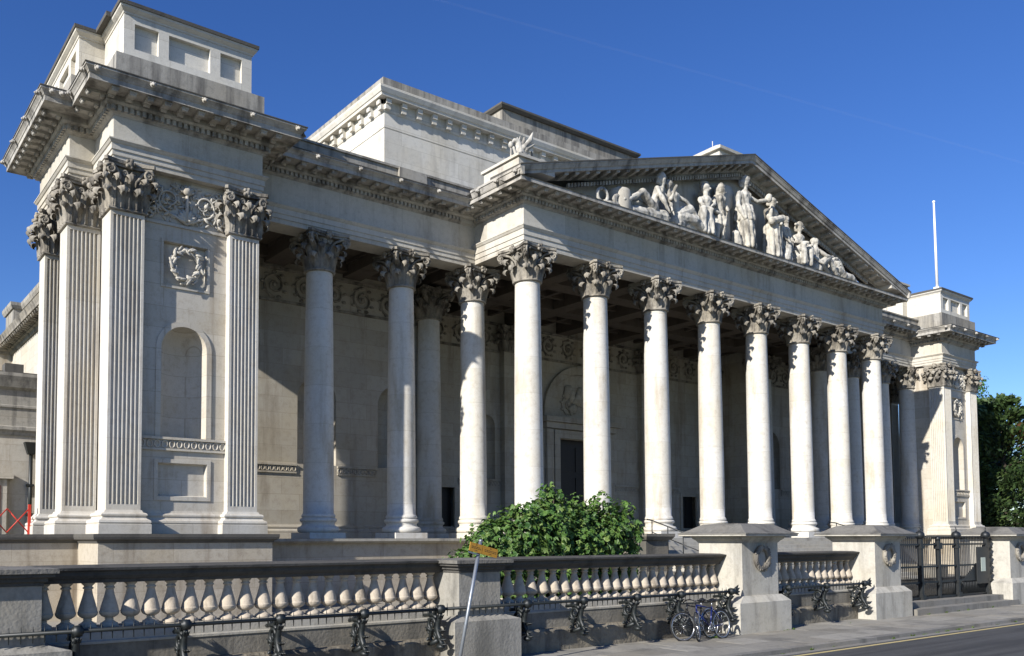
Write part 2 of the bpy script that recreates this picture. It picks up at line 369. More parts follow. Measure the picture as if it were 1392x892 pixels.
def niche_cavity(mb, x0, x1, z0, zs, y):
    cx = (x0+x1)/2; r = (x1-x0)/2; n = 16; vs = []; fs = []
    for z in (z0, zs):
        for i in range(n+1): a = PI*i/n; vs.append((cx-r*math.cos(a), y+r*math.sin(a), z))
    for i in range(n): fs.append((i, i+1, n+2+i, n+1+i))
    mb.add(vs, fs, True); vs = []; fs = []; m = 8
    for j in range(m+1):
        ph = (PI/2)*j/m
        for i in range(n+1): a = PI*i/n; vs.append((cx-r*math.cos(a)*math.cos(ph), y+r*math.sin(a)*math.cos(ph), zs+r*math.sin(ph)))
    for j in range(m):
        for i in range(n): fs.append((j*(n+1)+i, j*(n+1)+i+1, (j+1)*(n+1)+i+1, (j+1)*(n+1)+i))
    mb.add(vs, fs, True)
    mb.add([(cx-r*math.cos(PI*i/n), y+r*math.sin(PI*i/n), z0) for i in range(n+1)], [tuple(range(n+1))])
def arch_band(mb, x0, x1, z0, zs, y, w, d):
    """raised surround of an arched opening, width w, standing d proud of y"""
    cx = (x0+x1)/2; r = (x1-x0)/2; n = 20
    inn = [(x0,z0)]+[(cx-r*math.cos(PI*i/n), zs+r*math.sin(PI*i/n)) for i in range(n+1)]+[(x1,z0)]
    out = [(x0-w,z0)]+[(cx-(r+w)*math.cos(PI*i/n), zs+(r+w)*math.sin(PI*i/n)) for i in range(n+1)]+[(x1+w,z0)]
    m = len(inn); vs = [(x,y-d,z) for x,z in inn]+[(x,y-d,z) for x,z in out]+[(x,y+0.05,z) for x,z in inn]+[(x,y+0.05,z) for x,z in out]
    fs = []
    for i in range(m-1):
        fs += [(i,i+1,m+i+1,m+i), (m+i,m+i+1,3*m+i+1,3*m+i), (i+1,i,2*m+i,2*m+i+1)]
    mb.add(vs, fs)
def frame_rect(mb, x0, x1, z0, z1, y, w, d):
    """moulded rectangular frame around x0..x1, z0..z1 standing d proud of y"""
    mb.box(x0-w,x1+w,y-d,y+0.04,z1,z1+w); mb.box(x0-w,x1+w,y-d,y+0.04,z0-w,z0)
    mb.box(x0-w,x0,y-d,y+0.04,z0,z1); mb.box(x1,x1+w,y-d,y+0.04,z0,z1)
def guilloche(mb, x0, x1, z0, z1, y, d=0.05):
    mb.box(x0,x1,y-d,y+0.05,z0,z0+0.06); mb.box(x0,x1,y-d-0.03,y+0.05,z1-0.07,z1); mb.box(x0,x1,y-d*0.4,y+0.05,z0+0.06,z1-0.07)
    h = z1-z0-0.13; n = max(2, int((x1-x0)/(h*0.8)))
    for i in range(n):
        cx = x0+(x1-x0)*(i+0.5)/n; zc = z0+0.06+h/2
        pts = [(cx+0.30*h*math.cos(a), y-d*0.6, zc+0.40*h*math.sin(a)) for a in [2*PI*k/12 for k in range(12)]]
        mb.tube(pts, h*0.11, 5, closed=True)
def scrolls(mb, x0, x1, zc, h, y, pitch, d=0.04):
    n = max(1, int(round((x1-x0)/pitch)))
    for i in range(n):
        cx = x0+(x1-x0)*(i+0.5)/n; sgn = 1 if i % 2 else -1; pts = []
        R0 = min(h*0.44, (x1-x0)/n*0.42)
        for k in range(46):
            t = k/45; a = t*3.4*PI*sgn+ (PI/2 if sgn > 0 else -PI/2); rr = R0*(1-0.86*t)
            pts.append((cx+rr*math.cos(a), y-d*0.5, zc+rr*math.sin(a)))
        mb.tube(pts, [0.035+0.025*math.sin(k*0.9)**2 for k in range(46)], 5)
        for k in range(9):
            a = 2*PI*k/9+0.2; rr = R0*1.02
            mb.ball((cx+rr*math.cos(a), y-d*0.4, zc+rr*math.sin(a)), 0.11, 7, 5, (1.0, 0.4, 0.6))
        mb.ball((cx, y-d*0.8, zc), 0.10, 8, 5, (1,0.6,1))

# ------------------------------------------------------------------ Corinthian order
def acanthus(mb, base, out, side, h, w, curl, lean=0.08):
    """one leaf: rises clear of the bell, leans out, curls over at the tip; deep lobes, raised ribs"""
    base = Vector(base); out = Vector(out); side = Vector(side); T = 16; K = 9; vs = []; fs = []; lean = lean+0.05; curl *= 1.12
    for j in range(T):
        t = j/(T-1)
        if t < 0.62:
            u = t/0.62; o = 0.05+lean*u**1.6; z = h*0.95*u
        else:
            u = (t-0.62)/0.38; a = u*PI*1.25; o = 0.05+lean+curl*(1-math.cos(a))*0.5*1.1; z = h*0.95+curl*0.42*math.sin(a)-curl*0.18*u
        env = (0.72+0.28*math.sin(PI*min(1, t*1.2+0.1))) if t < 0.66 else (1-0.5*((t-0.66)/0.34)**1.6)
        lobe = 1+0.20*math.cos(t*2*PI*3.6)
        for k in range(K):
            q = k/(K-1)*2-1; wid = w*env*(1+(lobe-1)*abs(q)**1.5)
            rib = 0.026*math.cos(q*PI*3)+0.05*(1-abs(q))-0.06*abs(q)**2
            vs.append(base+side*(q*wid)+out*(o+rib*(1-0.35*t))+Vector((0,0,z-(0.05*abs(q)**1.4)*(t > 0.1))))
    for j in range(T-1):
        for k in range(K-1): fs.append((j*K+k, j*K+k+1, (j+1)*K+k+1, (j+1)*K+k))
    mb.add(vs, fs, True)
def volute(mb, c, ax, r, wdt):
    c = Vector(c); ax = Vector(ax).normalized(); u = Vector((0,0,1)); v = ax.cross(u).normalized(); pts = []; rad = []
    for k in range(26):
        t = k/25; a = PI*0.9-t*3.6*PI; rr = r*(1-0.85*t); pts.append(c+v*(rr*math.cos(a))+u*(rr*math.sin(a))); rad.append(wdt*(1-0.45*t))
    mb.tube(pts, rad, 6)
    mb.ball(c, wdt*0.9, 6, 5)
def abacus(mb, z0, z1, hw, dep, corner=0.09):
    pts = []
    for q in range(4):
        a = q*PI/2; ca, sa = math.cos(a), math.sin(a)
        for k in range(9):
            t = k/8*2-1; x = hw-dep*(1-t*t); yv = t*(hw-corner)
            pts.append((x*ca-yv*sa, x*sa+yv*ca))
    sh = [(x*0.93, y*0.93) for x, y in pts]; n = len(pts); zm = z0+(z1-z0)*0.45
    for lo, hi, za, zb in ((sh, sh, z0, zm), (pts, pts, zm, z1)):
        mb.prism(lo, za, zb)
def capital_mesh(rn, H, hw):
    """round Corinthian capital standing on z=0, neck radius rn, height H, abacus half width hw"""
    mb = MB()
    mb.lathe([(rn*0.99, -0.03), (rn+0.07, -0.02), (rn+0.09, 0.015), (rn+0.07, 0.05), (rn*0.99, 0.06)], n=32)
    mb.lathe([(rn*0.93, 0.0), (rn*0.93, H*0.5), (rn*1.02, H*0.72), (rn*1.22, H*0.86), (rn*1.25, H*0.89)], n=32)
    for row, (hh, ww, off, cu, le) in enumerate(((H*0.36, 0.15, 0, 0.20, 0.09), (H*0.60, 0.14, 0.5, 0.22, 0.13))):
        for i in range(8):
            a = 2*PI*(i+off)/8+PI/8*0; o = (math.cos(a), math.sin(a), 0); sd = (-math.sin(a), math.cos(a), 0)
            acanthus(mb, (o[0]*rn*0.93, o[1]*rn*0.93, 0.05), o, sd, hh, ww, cu, le)
    for i in range(4):
        a = PI/4+i*PI/2
        for sg in (-1, 1):
            b = a+sg*0.16; o = Vector((math.cos(b), math.sin(b), 0)); od = Vector((math.cos(a), math.sin(a), 0))
            p0 = Vector((math.cos(a+sg*0.52), math.sin(a+sg*0.52), 0))*rn*0.98
            mb.tube([p0+Vector((0,0,H*0.45)), p0*1.08+Vector((0,0,H*0.62)), o*rn*1.35+Vector((0,0,H*0.80)), o*(hw*1.14)+Vector((0,0,H*0.86))], [0.04,0.045,0.05,0.05], 6)
        od = Vector((math.cos(a), math.sin(a), 0)); sd = Vector((-math.sin(a), math.cos(a), 0))
        for sg in (-1, 1): volute(mb, od*(hw*1.20)+sd*sg*0.05+Vector((0,0,H*0.775)), sd*sg+od*0.15, 0.135, 0.042)
        acanthus(mb, od*rn*1.0+Vector((0,0,H*0.42)), od, sd, H*0.30, 0.10, 0.15, 0.26)
        a2 = i*PI/2; o2 = Vector((math.cos(a2), math.sin(a2), 0)); s2 = Vector((-math.sin(a2), math.cos(a2), 0))
        mb.ball(o2*(hw-0.11)+Vector((0,0,H*0.93)), 0.13, 8, 6, (0.7,0.7,1)); 
        for k in range(5):
            an = 2*PI*k/5; mb.ball(o2*(hw-0.07)+s2*0.1*math.cos(an)+Vector((0,0,H*0.93+0.1*math.sin(an))), 0.06, 6, 5)
        for sg in (-1, 1):
            volute(mb, o2*rn*1.26+s2*sg*0.10+Vector((0,0,H*0.76)), o2*sg, 0.085, 0.028)
    abacus(mb, H*0.87, H, hw, 0.14)
    return mb
def square_capital_mesh(hx, hy, H):
    """pilaster capital standing on z=0 about its own centre, half sizes hx, hy"""
    mb = MB()
    mb.run([(0,-0.03),(0.06,-0.02),(0.075,0.01),(0.06,0.05),(0,0.06)], [(-hx,-hy),(hx,-hy),(hx,hy),(-hx,hy)], closed=True)
    mb.frustum((-hx*0.90,hx*0.90,-hy*0.90,hy*0.90), (-hx*1.0,hx*1.0,-hy*1.0,hy*1.0), 0.0, H*0.89)
    sides = [((0,-1),(1,0),hx,hy), ((0,1),(-1,0),hx,hy), ((1,0),(0,1),hy,hx), ((-1,0),(0,-1),hy,hx)]
    for (ox,oy),(sx,sy),half,dist in sides:
        o = Vector((ox,oy,0)); sd = Vector((sx,sy,0)); d0 = dist*0.96
        for q in (-0.46, 0.46): acanthus(mb, o*d0+sd*(q*half*1.0)+Vector((0,0,0.05)), o, sd, H*0.36, 0.16, 0.21, 0.05)
        for q in (0,): acanthus(mb, o*d0+sd*(q*half)+Vector((0,0,0.05)), o, sd, H*0.62, 0.15, 0.22, 0.09)
        for q in (-0.8, 0.8): acanthus(mb, o*d0+sd*(q*half)+Vector((0,0,0.05)), o, sd, H*0.60, 0.11, 0.20, 0.08)
        for sg in (-1, 1):
            mb.tube([o*d0+sd*sg*half*0.35+Vector((0,0,H*0.4)), o*(d0+0.08)+sd*sg*half*0.45+Vector((0,0,H*0.62)), o*(d0+0.14)+sd*sg*half*0.8+Vector((0,0,H*0.8)), o*(d0+0.2)+sd*sg*(half*1.1)+Vector((0,0,H*0.86))], [0.035,0.045,0.05,0.05], 6)
            volute(mb, o*(d0+0.19)+sd*sg*(half*1.12)+Vector((0,0,H*0.765)), o*sg, 0.14, 0.042)
            volute(mb, o*(d0+0.11)+sd*sg*half*0.24+Vector((0,0,H*0.74)), o*sg, 0.085, 0.03)
        mb.ball(o*(dist+0.16)+Vector((0,0,H*0.93)), 0.14, 8, 6, (0.8,0.8,1))
        for k in range(5):
            an = 2*PI*k/5; mb.ball(o*(dist+0.20)+sd*0.1*math.cos(an)+Vector((0,0,H*0.93+0.1*math.sin(an))), 0.06, 6, 5)
    for cx in (-1, 1):
        for cy in (-1, 1):
            o = Vector((cx,cy,0)).normalized(); sd = Vector((-o.y,o.x,0)); b = Vector((cx*hx*0.95, cy*hy*0.95, 0))
            acanthus(mb, b+Vector((0,0,0.05)), o, sd, H*0.36, 0.12, 0.17, 0.03)
            acanthus(mb, b+Vector((0,0,H*0.2)), o, sd, H*0.44, 0.10, 0.17, 0.10)
    pts = []
    for q, (half, dist, o, sd) in enumerate(((hx,hy,(0,-1),(1,0)), (hy,hx,(1,0),(0,1)), (hx,hy,(0,1),(-1,0)), (hy,hx,(-1,0),(0,-1)))):
        for k in range(9):
            t = k/8*2-1; e = half+0.17; dd = dist+0.24-0.13*(1-t*t)
            pts.append((o[0]*dd+sd[0]*t*e, o[1]*dd+sd[1]*t*e))
    mb.prism([(x*0.94,y*0.94) for x,y in pts], H*0.87, H*0.93); mb.prism(pts, H*0.93, H)
    return mb
def fluted(hx, hy, z0, z1, front=True, left=False, right=False, n=7):
    """square pilaster about its own centre with half-round flutes on the chosen faces"""
    def face(hw):
        pts = [-hw]; m = hw*2*0.07; wf = (2*hw-2*m)/n; out = [(-hw,0)]
        for i in range(n):
            a = -hw+m+wf*i+wf*0.11; b = -hw+m+wf*(i+1)-wf*0.11; c = (a+b)/2; r = (b-a)/2
            for k in range(7): an = PI*k/6; out.append((c-r*math.cos(an), r*math.sin(an)*1.5))
        return out
    def plan(fl):
        poly = []
        for on, half, dist, o, sd in ((front,hx,hy,(0,-1),(1,0)), (right,hy,hx,(1,0),(0,1)), (False,hx,hy,(0,1),(-1,0)), (left,hy,hx,(-1,0),(0,-1))):
            for t, dp in (face(half) if (on and fl) else [(-half, 0)]):
                dd = dist-dp; poly.append((o[0]*dd+sd[0]*t, o[1]*dd+sd[1]*t))
        return poly
    mb = MB()
    mb.prism(plan(True), z0+0.16, z1-0.14); mb.prism(plan(False), z0, z0+0.158); mb.prism(plan(False), z1-0.138, z1)
    return mb
BASE_P = [(-0.05,0.0),(0.24,0.0),(0.24,0.26),(0.21,0.27),(0.235,0.31),(0.22,0.37),(0.16,0.40),(0.12,0.44),(0.12,0.47),(0.15,0.49),(0.155,0.53),(0.12,0.57),(0.06,0.585),(0.03,0.65),(-0.05,0.65)]
def base_run(path, z0, H, closed=False, sc=1.0):
    k = H/0.65; return MB().run([(o*sc, z0+z*k) for o, z in BASE_P], path, closed)

# ================================================================== MUSEUM
MZ = -0.75
museum = empty('museum_building', (0, 0, 0), 'long pale stone classical museum with columned portico, pediment and corner pavilions', 'museum')
AX = 11.98
def mx(x): return 2*AX-x
def part(mb, name, mat, parent=museum, mirror=False):
    if mirror: mb.xf(lambda p: (mx(p[0]), p[1], p[2]))
    return mb.build(name, mat, parent)

LION = None
def lion_head_at(p, n, par):
    global LION
    if LION is None:
        mb = MB().ball((0.02,0,0), 0.085, 9, 7, (0.9,0.9,1.05)); mb.ball((0.10,0,-0.035), 0.05, 7, 5)
        for q in (-1,1): mb.ball((0.0,0.075*q,0.06), 0.035, 6, 5); mb.ball((0.05,0.05*q,-0.04), 0.045, 6, 5)
        mb.ball((-0.02,0,0),0.10,9,6,(0.4,1.1,1.1))
        mb.xf(lambda p: (p[0]*0.78, p[1]*0.78, p[2]*0.78)); o = mb.build('lion_head', S_COR, par); LION = o.data
    else: o = link('lion_head', LION, par)
    o.location = p; o.rotation_euler = (0,0,math.atan2(n[1],n[0])); return o
def lion_heads(path, z, out, pitch, par, mirror, ends, over):
    P = [Vector(p) for p in path]; m = len(P)
    for i in range(m-1):
        d = P[i+1]-P[i]; Ls = d.length; d.normalize(); n = Vector((d.y,-d.x)); a, b = 0.0, Ls
        for end in (0, 1):
            j = i-1 if end == 0 else i+1; ext = ends[end]
            if 0 <= j < m-1:
                e = (P[j+1]-P[j]).normalized(); cr = (e.x*d.y-e.y*d.x) if end == 0 else (d.x*e.y-d.y*e.x); ext = over-0.25 if cr > 0 else -over-0.2
            if end == 0: a -= ext
            else: b += ext
        if b-a < 0.1: continue
        cnt = max(1, int(round((b-a)/pitch)))
        for q in range(cnt+1):
            c = P[i]+d*(a+(b-a)*q/cnt)+n*out
            if c.y > 2.9 and abs(n.y) < 0.5 and i > 1: continue
            lion_head_at((mx(c.x) if mirror else c.x, c.y, z), (-n.x if mirror else n.x, n.y), par)

# levels: bottom of architrave, taenia, top of frieze, top of cornice
LV_PAV = (11.84, 12.42, 13.10, 13.84); LV_WING = (11.84, 12.46, 13.40, 14.05); LV_POR = (11.95, 12.67, 13.46, 13.97)
def entablature(path, lv, parent, mirror=False, over=0.95, sima=True, thick=0.85, pitch_d=0.17, pitch_m=0.56, heads=True, ends=(0,0)):
    zb, zt, zf, zc = lv
    a = zt-zb
    arch = MB().run([(-thick,zb),(0,zb),(0,zb+a*0.24),(0.03,zb+a*0.25),(0.03,zb+a*0.50),(0.06,zb+a*0.51),(0.06,zb+a*0.80),(0.09,zb+a*0.83),(0.135,zb+a*0.93),(0.15,zb+a*0.94),(0.15,zt),(-thick,zt)], path)
    part(arch, 'architrave', S_ENT, parent, mirror)
    fr = MB().run([(-thick,zt),(0,zt+0.002),(0,zf),(-thick,zf)], path); part(fr, 'frieze', S_ENT, parent, mirror)
    h = zc-zf; S = [0, .10, .30, .38, .60, .76, 1.0] if sima else [0, .12, .38, .48, .78, 1.0, 1.0]
    z = [zf+h*q for q in S]
    pr = [(-thick,z[0]+0.002),(0.02,z[0]+0.002),(0.04,z[0]+0.03),(0.11,z[1]-0.01),(0.12,z[1]),(0.12,z[2]),(0.22,z[2]+0.005),(0.27,z[3]-0.01),(0.28,z[3]),(0.28,z[4]),(over-0.12,z[4]),(over-0.10,z[4]-0.03),(over-0.08,z[4]-0.03),(over-0.08,z[5])]
    if sima: pr += [(over-0.06,z[5]+0.01),(over-0.04,z[5]+0.05),(over+0.03,z[5]+(z[6]-z[5])*0.72),(over+0.05,z[5]+(z[6]-z[5])*0.75),(over+0.05,z[6]),(-thick,z[6]+0.0)]
    else: pr += [(over-0.05,z[5]+0.002),(-thick,z[5]+0.002)]
    co = MB().run(pr, path)
    co.blocks(path, z[1]+0.01, z[2], 0.115, 0.205, 0.10, pitch_d, ends=ends)
    co.blocks(path, z[3]+0.01, z[4], 0.275, over-0.16, 0.20, pitch_m, 'mod', ends=ends)
    c = part(co, 'cornice', S_COR, parent, mirror)
    if heads and sima:
        lion_heads(path, (z[5]+z[6])/2, over+0.05, 1.55, c, mirror, ends, over)
    return c

# ---- one corner pavilion (built at the left, mirrored for the other end)
CAPH = 1.36
def pavilion(mirror):
    tagp = part
    wall = MB()
    y0 = 0.93
    nx0, nx1, nz0, nzs = -12.98, -11.64, 4.31, 6.86
    def recess(x0, x1, z0, z1, y, d):
        wall.add([(x0,y,z0),(x1,y,z0),(x1,y,z1),(x0,y,z1),(x0+0.03,y+d,z0+0.03),(x1-0.03,y+d,z0+0.03),(x1-0.03,y+d,z1-0.03),(x0+0.03,y+d,z1-0.03)], [(4,5,6,7),(0,1,5,4),(1,2,6,5),(2,3,7,6),(3,0,4,7)])
    flat_face_y(wall, (-13.75,-10.9,1.5,3.95), (-13.02,-11.60,2.62,3.56,False), y0); recess(-13.02,-11.60,2.62,3.56,y0,0.12)
    flat_face_y(wall, (-13.75,-10.9,8.2,11.9), (-12.94,-11.66,8.70,9.94,False), y0); recess(-12.94,-11.66,8.70,9.94,y0,0.11)
    flat_face_y(wall, (-13.75,-10.9,3.95,8.2), (nx0,nx1,nz0,nzs,True), y0); niche_cavity(wall, nx0, nx1, nz0, nzs, y0)
    wall.box(-14.2,-13.752,1.0,2.9,1.5,11.9); wall.box(-10.898,-10.22,1.2,3.2,1.5,11.9)      # cheeks behind the corner pilasters
    wall.box(-14.6,-10.25,2.88,3.3,1.5,11.9)
    wall.box(-14.5,-10.25,6.2,6.9,1.5,13.0); wall.box(-14.9,-10.1,3.31,6.45,12.42,12.7)
    w = part(wall, 'pavilion_wall', S_WALL, museum, mirror)
    d = MB(); arch_band(d, nx0, nx1, nz0, nzs, y0, 0.15, 0.04); part(d, 'niche_surround', S_WALL, w, mirror)
    d = MB(); guilloche(d, -13.6, -11.03, 3.92, 4.30, y0, 0.07)
    guilloche_o = part(d, 'guilloche_band', S_WALL, w, mirror)
    d = MB(); frame_rect(d, -13.03, -11.59, 2.61, 3.57, y0, 0.11, 0.03)
    part(d, 'lower_panel', S_WALL, w, mirror)
    d = MB(); frame_rect(d, -12.95, -11.65, 8.69, 9.95, y0, 0.07, 0.04)
    part(d, 'wreath_panel', S_WALL, w, mirror)
    d = MB(); cx, cz, rr = -12.30, 9.32, 0.42
    rnd = random.Random(3)
    d.tube([(cx+rr*math.cos(2*PI*k/24), y0-0.03, cz+rr*math.sin(2*PI*k/24)) for k in range(24)], 0.055, 6, closed=True)
    for k in range(52):
        a = 2*PI*k/52; sd = rnd.choice((-1,1)); tw = a+PI/2+sd*rnd.uniform(0.25,0.85); off = sd*rnd.uniform(0.02,0.09)
        rot = Matrix.Rotation(-tw, 3, 'Y') @ Matrix.Rotation(rnd.uniform(-0.5,0.5), 3, 'X')
        d.ball((cx+(rr+off)*math.cos(a), y0-0.03-rnd.uniform(0,0.12), cz+(rr+off)*math.sin(a)), 0.125, 6, 5, (1.0,0.20,0.34), rot)
    part(d, 'laurel_wreath', S_ENT, w, mirror)
    d = MB(); d.box(-13.62,-11.0,y0-0.05,y0+0.02,10.42,10.50); rl = random.Random(9)
    def leaf_(x, z, an, l): d.ball((x+math.cos(an)*l*0.5, y0-0.05-rl.uniform(0,0.05), z+math.sin(an)*l*0.5), l*0.55, 6, 5, (1.0,0.28,0.36), Matrix.Rotation(-an, 3, 'Y'))
    for sg in (-1, 1):
        for (ox, oz, R0, tn) in ((0.52, 11.16, 0.36, 2.6), (0.98, 11.38, 0.22, 2.2), (0.95, 10.86, 0.20, 2.2)):
            pts = [];
            for k in range(34):
                t = k/33; an = -PI/2+t*tn*PI; q = R0*(1-0.82*t); pts.append((-12.3+sg*(ox+q*math.cos(an)), y0-0.06-0.03*t, oz+q*math.sin(an)))
                if k % 3 == 0: leaf_(pts[-1][0], pts[-1][2], (an+0.9) if sg > 0 else PI-(an+0.9), 0.13+0.07*(1-t))
            d.tube(pts, [0.04*(1-0.5*k/33) for k in range(34)], 6); d.ball(pts[-1], 0.075, 7, 5)
        d.tube([(-12.3,y0-0.05,10.55),(-12.3+sg*0.25,y0-0.07,10.68),(-12.3+sg*0.55,y0-0.05,10.80)],[0.05,0.045,0.035],6)
    for k in range(9): leaf_(-12.3, 10.6, PI/2+(k-4)*0.33, 0.42-0.03*abs(k-4))
    d.tube([(-12.3,y0-0.06,10.6),(-12.3,y0-0.09,11.5)],[0.07,0.04],6); d.ball((-12.3,y0-0.1,11.5),0.13,8,6,(1,0.6,1))
    for k in range(6): leaf_(-12.3, 11.45, PI/2+(k-2.5)*0.5, 0.26)
    for k in range(110):
        xq = rl.uniform(-13.42,-11.18); zq = rl.uniform(10.6,11.7); d.ball((xq, y0-0.012, zq), rl.uniform(0.07,0.13), 6, 5, (1.0,0.5,0.4), Matrix.Rotation(rl.uniform(0,PI), 3, 'Y'))
    part(d, 'carved_scroll_panel', S_ENT, w, mirror)
    # pilasters: (centre x, centre y, half x, half y, flutes)
    for px_, py_, hx, hy, fl in ((-14.045,1.085,0.465,0.43,(True,False,False)), (-10.59,1.085,0.465,0.43,(True,False,True)), (-14.735,3.01,0.465,0.43,(True,False,False)), (-14.70,6.16,0.45,0.39,(True,False,False))):
        z0 = 2.2; zt = 10.48
        f = fluted(hx, hy, z0, zt, fl[0], fl[1], fl[2]); f.xf(lambda p: (p[0]+px_, p[1]+py_, p[2]))
        po = part(f, 'pilaster', S_PIL, museum, mirror)
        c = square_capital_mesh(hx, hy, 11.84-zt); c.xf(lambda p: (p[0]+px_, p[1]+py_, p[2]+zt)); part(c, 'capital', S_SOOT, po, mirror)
        b = base_run([(px_-hx,py_-hy),(px_+hx,py_-hy),(px_+hx,py_+hy),(px_-hx,py_+hy)], 1.55, 0.65, True); part(b, 'pilaster_base', S_PIL, po, mirror)
    b = base_run([(-13.6,y0),(-11.0,y0)], 1.552, 0.648, sc=0.6); part(b, 'wall_base_moulding', S_WALL, w, mirror)
    path = [(-14.3,6.6),(-15.18,6.6),(-15.18,2.58),(-14.47,2.58),(-14.47,0.656),(-10.03,0.656),(-10.03,3.3)]
    entablature(path, LV_PAV, museum, mirror, pitch_m=0.50)
    # attic
    front = [(-14.93,7.0),(-14.93,2.75),(-14.2,2.75),(-14.2,0.78),(-10.36,0.78),(-10.36,2.75),(-9.85,2.75),(-9.85,7.0)]
    a = MB()
    pl = [(-15.18,7.0),(-15.18,2.56),(-14.45,2.56),(-14.45,0.58),(-10.02,0.58),(-10.02,2.56),(-9.62,2.56),(-9.62,7.0)]
    a.run([(-0.8,13.5),(0,13.5),(0,14.90),(-0.8,14.90)], pl)
    plinth = part(a, 'attic_plinth', S_ATTG, museum, mirror)
    a = MB(); pan = [(-13.9,-13.22),(-12.92,-11.68),(-11.36,-10.68)]
    # front attic face with three sunk panels
    z0, z1, pz0, pz1, yf = 14.902, 16.17, 15.22, 15.95, 0.78
    xs = [-14.2]
    for p0, p1 in pan: xs += [p0, p1]
    xs += [-10.36]
    for i in range(len(xs)-1):
        xa, xb = xs[i], xs[i+1]
        if i % 2 == 0: a.box(xa, xb, yf, yf+0.5, z0, z1)
        else:
            a.box(xa, xb, yf, yf+0.5, z0, pz0); a.box(xa, xb, yf, yf+0.5, pz1, z1); a.box(xa, xb, yf+0.14, yf+0.5, pz0, pz1)
    a.run([(-0.5,z0),(0,z0),(0,z1),(-0.5,z1)], [(-14.2,2.75),(-14.2,1.281)]); a.run([(-0.5,z0),(0,z0),(0,z1),(-0.5,z1)], [(-10.36,1.281),(-10.36,2.75)])
    a.box(-14.43,-10.35,2.76,3.3,z0,z1)
    ys = [2.76, 3.15, 3.75, 4.05, 5.25, 5.55, 6.15, 7.0]
    for sx, dirn in ((-14.93, 1), (-9.85, -1)):
        for i in range(len(ys)-1):
            ya, yb = ys[i], ys[i+1]
            def bx(o0, zz0, zz1):
                xa, xb = sorted((sx+dirn*o0, sx+dirn*0.5)); a.box(xa, xb, ya, yb, zz0, zz1)
            if i % 2 == 0: bx(0, z0, z1)
            else: bx(0, z0, pz0); bx(0, pz1, z1); bx(0.12, pz0, pz1)
    att = part(a, 'attic', S_ATT, museum, mirror)
    c = MB().run([(-0.9,16.172),(0.02,16.172),(0.03,16.22),(0.06,16.24),(0.13,16.30),(0.14,16.36),(-0.9,16.36)], front); part(c, 'attic_moulding', S_ATT, att, mirror)
    c = MB().run([(-0.9,16.362),(0.17,16.362),(0.18,16.46),(-0.9,16.54)], front); c.box(-14.5,-10.3,1.5,7.0,16.37,16.5)
    part(c, 'attic_coping', S_TOP, att, mirror)
    # top weathering of the cornice
    c = MB().run([(-0.7,13.845),(1.02,13.845),(1.02,13.875),(-0.7,13.95)], path); part(c, 'cornice_flashing', S_TOP, museum, mirror)
pavilion(False); pavilion(True)

# ---- wings
for mir in (False, True):
    wp = [(-10.03,2.42),(-0.36,2.42)]
    entablature(wp, LV_WING, museum, mir, over=0.92, pitch_m=0.56, ends=(-0.7,-0.75))
    c = MB().run([(-0.9,14.052),(0.99,14.052),(0.99,14.085),(-0.9,14.14)], [(-9.1,2.42),(-1.4,2.42)]); part(c, 'cornice_flashing', S_TOP, museum, mir)
    b = MB(); b.box(-10.0,-0.3,1.98,2.6,14.1,14.62); b.box(-4.2,-3.0,1.86,1.99,14.1,14.66)
    b.box(-10.0,-0.3,1.92,2.66,14.622,14.70); part(b, 'parapet', S_ATTG, museum, mir)
    r = MB(); r.box(-10.0,-0.3,2.6,9.0,13.6,14.2); part(r, 'wing_roof', LEADM, museum, mir)
    wl = MB(); yw = 6.5
    X = [(-10.3,-6.2),(-6.2,-3.1),(-3.1,0.45)]
    wl.add([(-10.3,yw,1.4),(-6.9,yw,1.4),(-6.9,yw,12.4),(-10.3,yw,12.4)], [(0,1,2,3)])
    for cx in (-5.0, -1.35):
        xa, xb = (-6.9,-3.1) if cx < -3 else (-3.1,0.45)
        flat_face_y(wl, (xa,xb,1.4,12.4), (cx-0.85,cx+0.85,4.28,6.85,True), yw); niche_cavity(wl, cx-0.85, cx+0.85, 4.28, 6.85, yw)
    wl.box(0.3,0.5,6.52,9.3,1.4,12.4)
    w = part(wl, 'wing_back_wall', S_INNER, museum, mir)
    for xa, xb in ((-10.15,-5.9),(-4.1,-2.25),(-0.45,0.4)):
        d = MB(); guilloche(d, xa, xb, 3.90, 4.26, yw, 0.06); part(d, 'guilloche_band', S_INNER, w, mir)
    d = MB(); d.box(-10.2,0.42,yw-0.06,yw+0.02,10.42,10.52); d.box(-10.2,0.42,yw-0.08,yw+0.02,11.66,11.78)
    scrolls(d, -10.1, 0.3, 11.08, 1.1, yw, 1.3, 0.06); part(d, 'scroll_frieze', S_SOOT, w, mir)
    b = base_run([(-10.2,yw),(0.42,yw)], 1.41, 0.55, sc=0.7); part(b, 'wall_base_moulding', S_INNER, w, mir)
    cl = MB(); cl.box(-10.1,0.2,3.28,6.6,12.42,12.6)
    for x in (-6.86,-3.45): cl.box(x-0.42,x+0.42,3.28,6.5,11.86,12.42)
    cl.box(-10.1,0.2,6.1,6.48,12.0,12.42)
    for k in range(3):
        xx = (-8.5,-5.15,-1.75)[k]
        for q in (-1.25,1.25): cl.box(xx+q-0.06,xx+q+0.06,3.3,6.1,12.3,12.42)
    part(cl, 'wing_ceiling', CEIL, museum, mir)

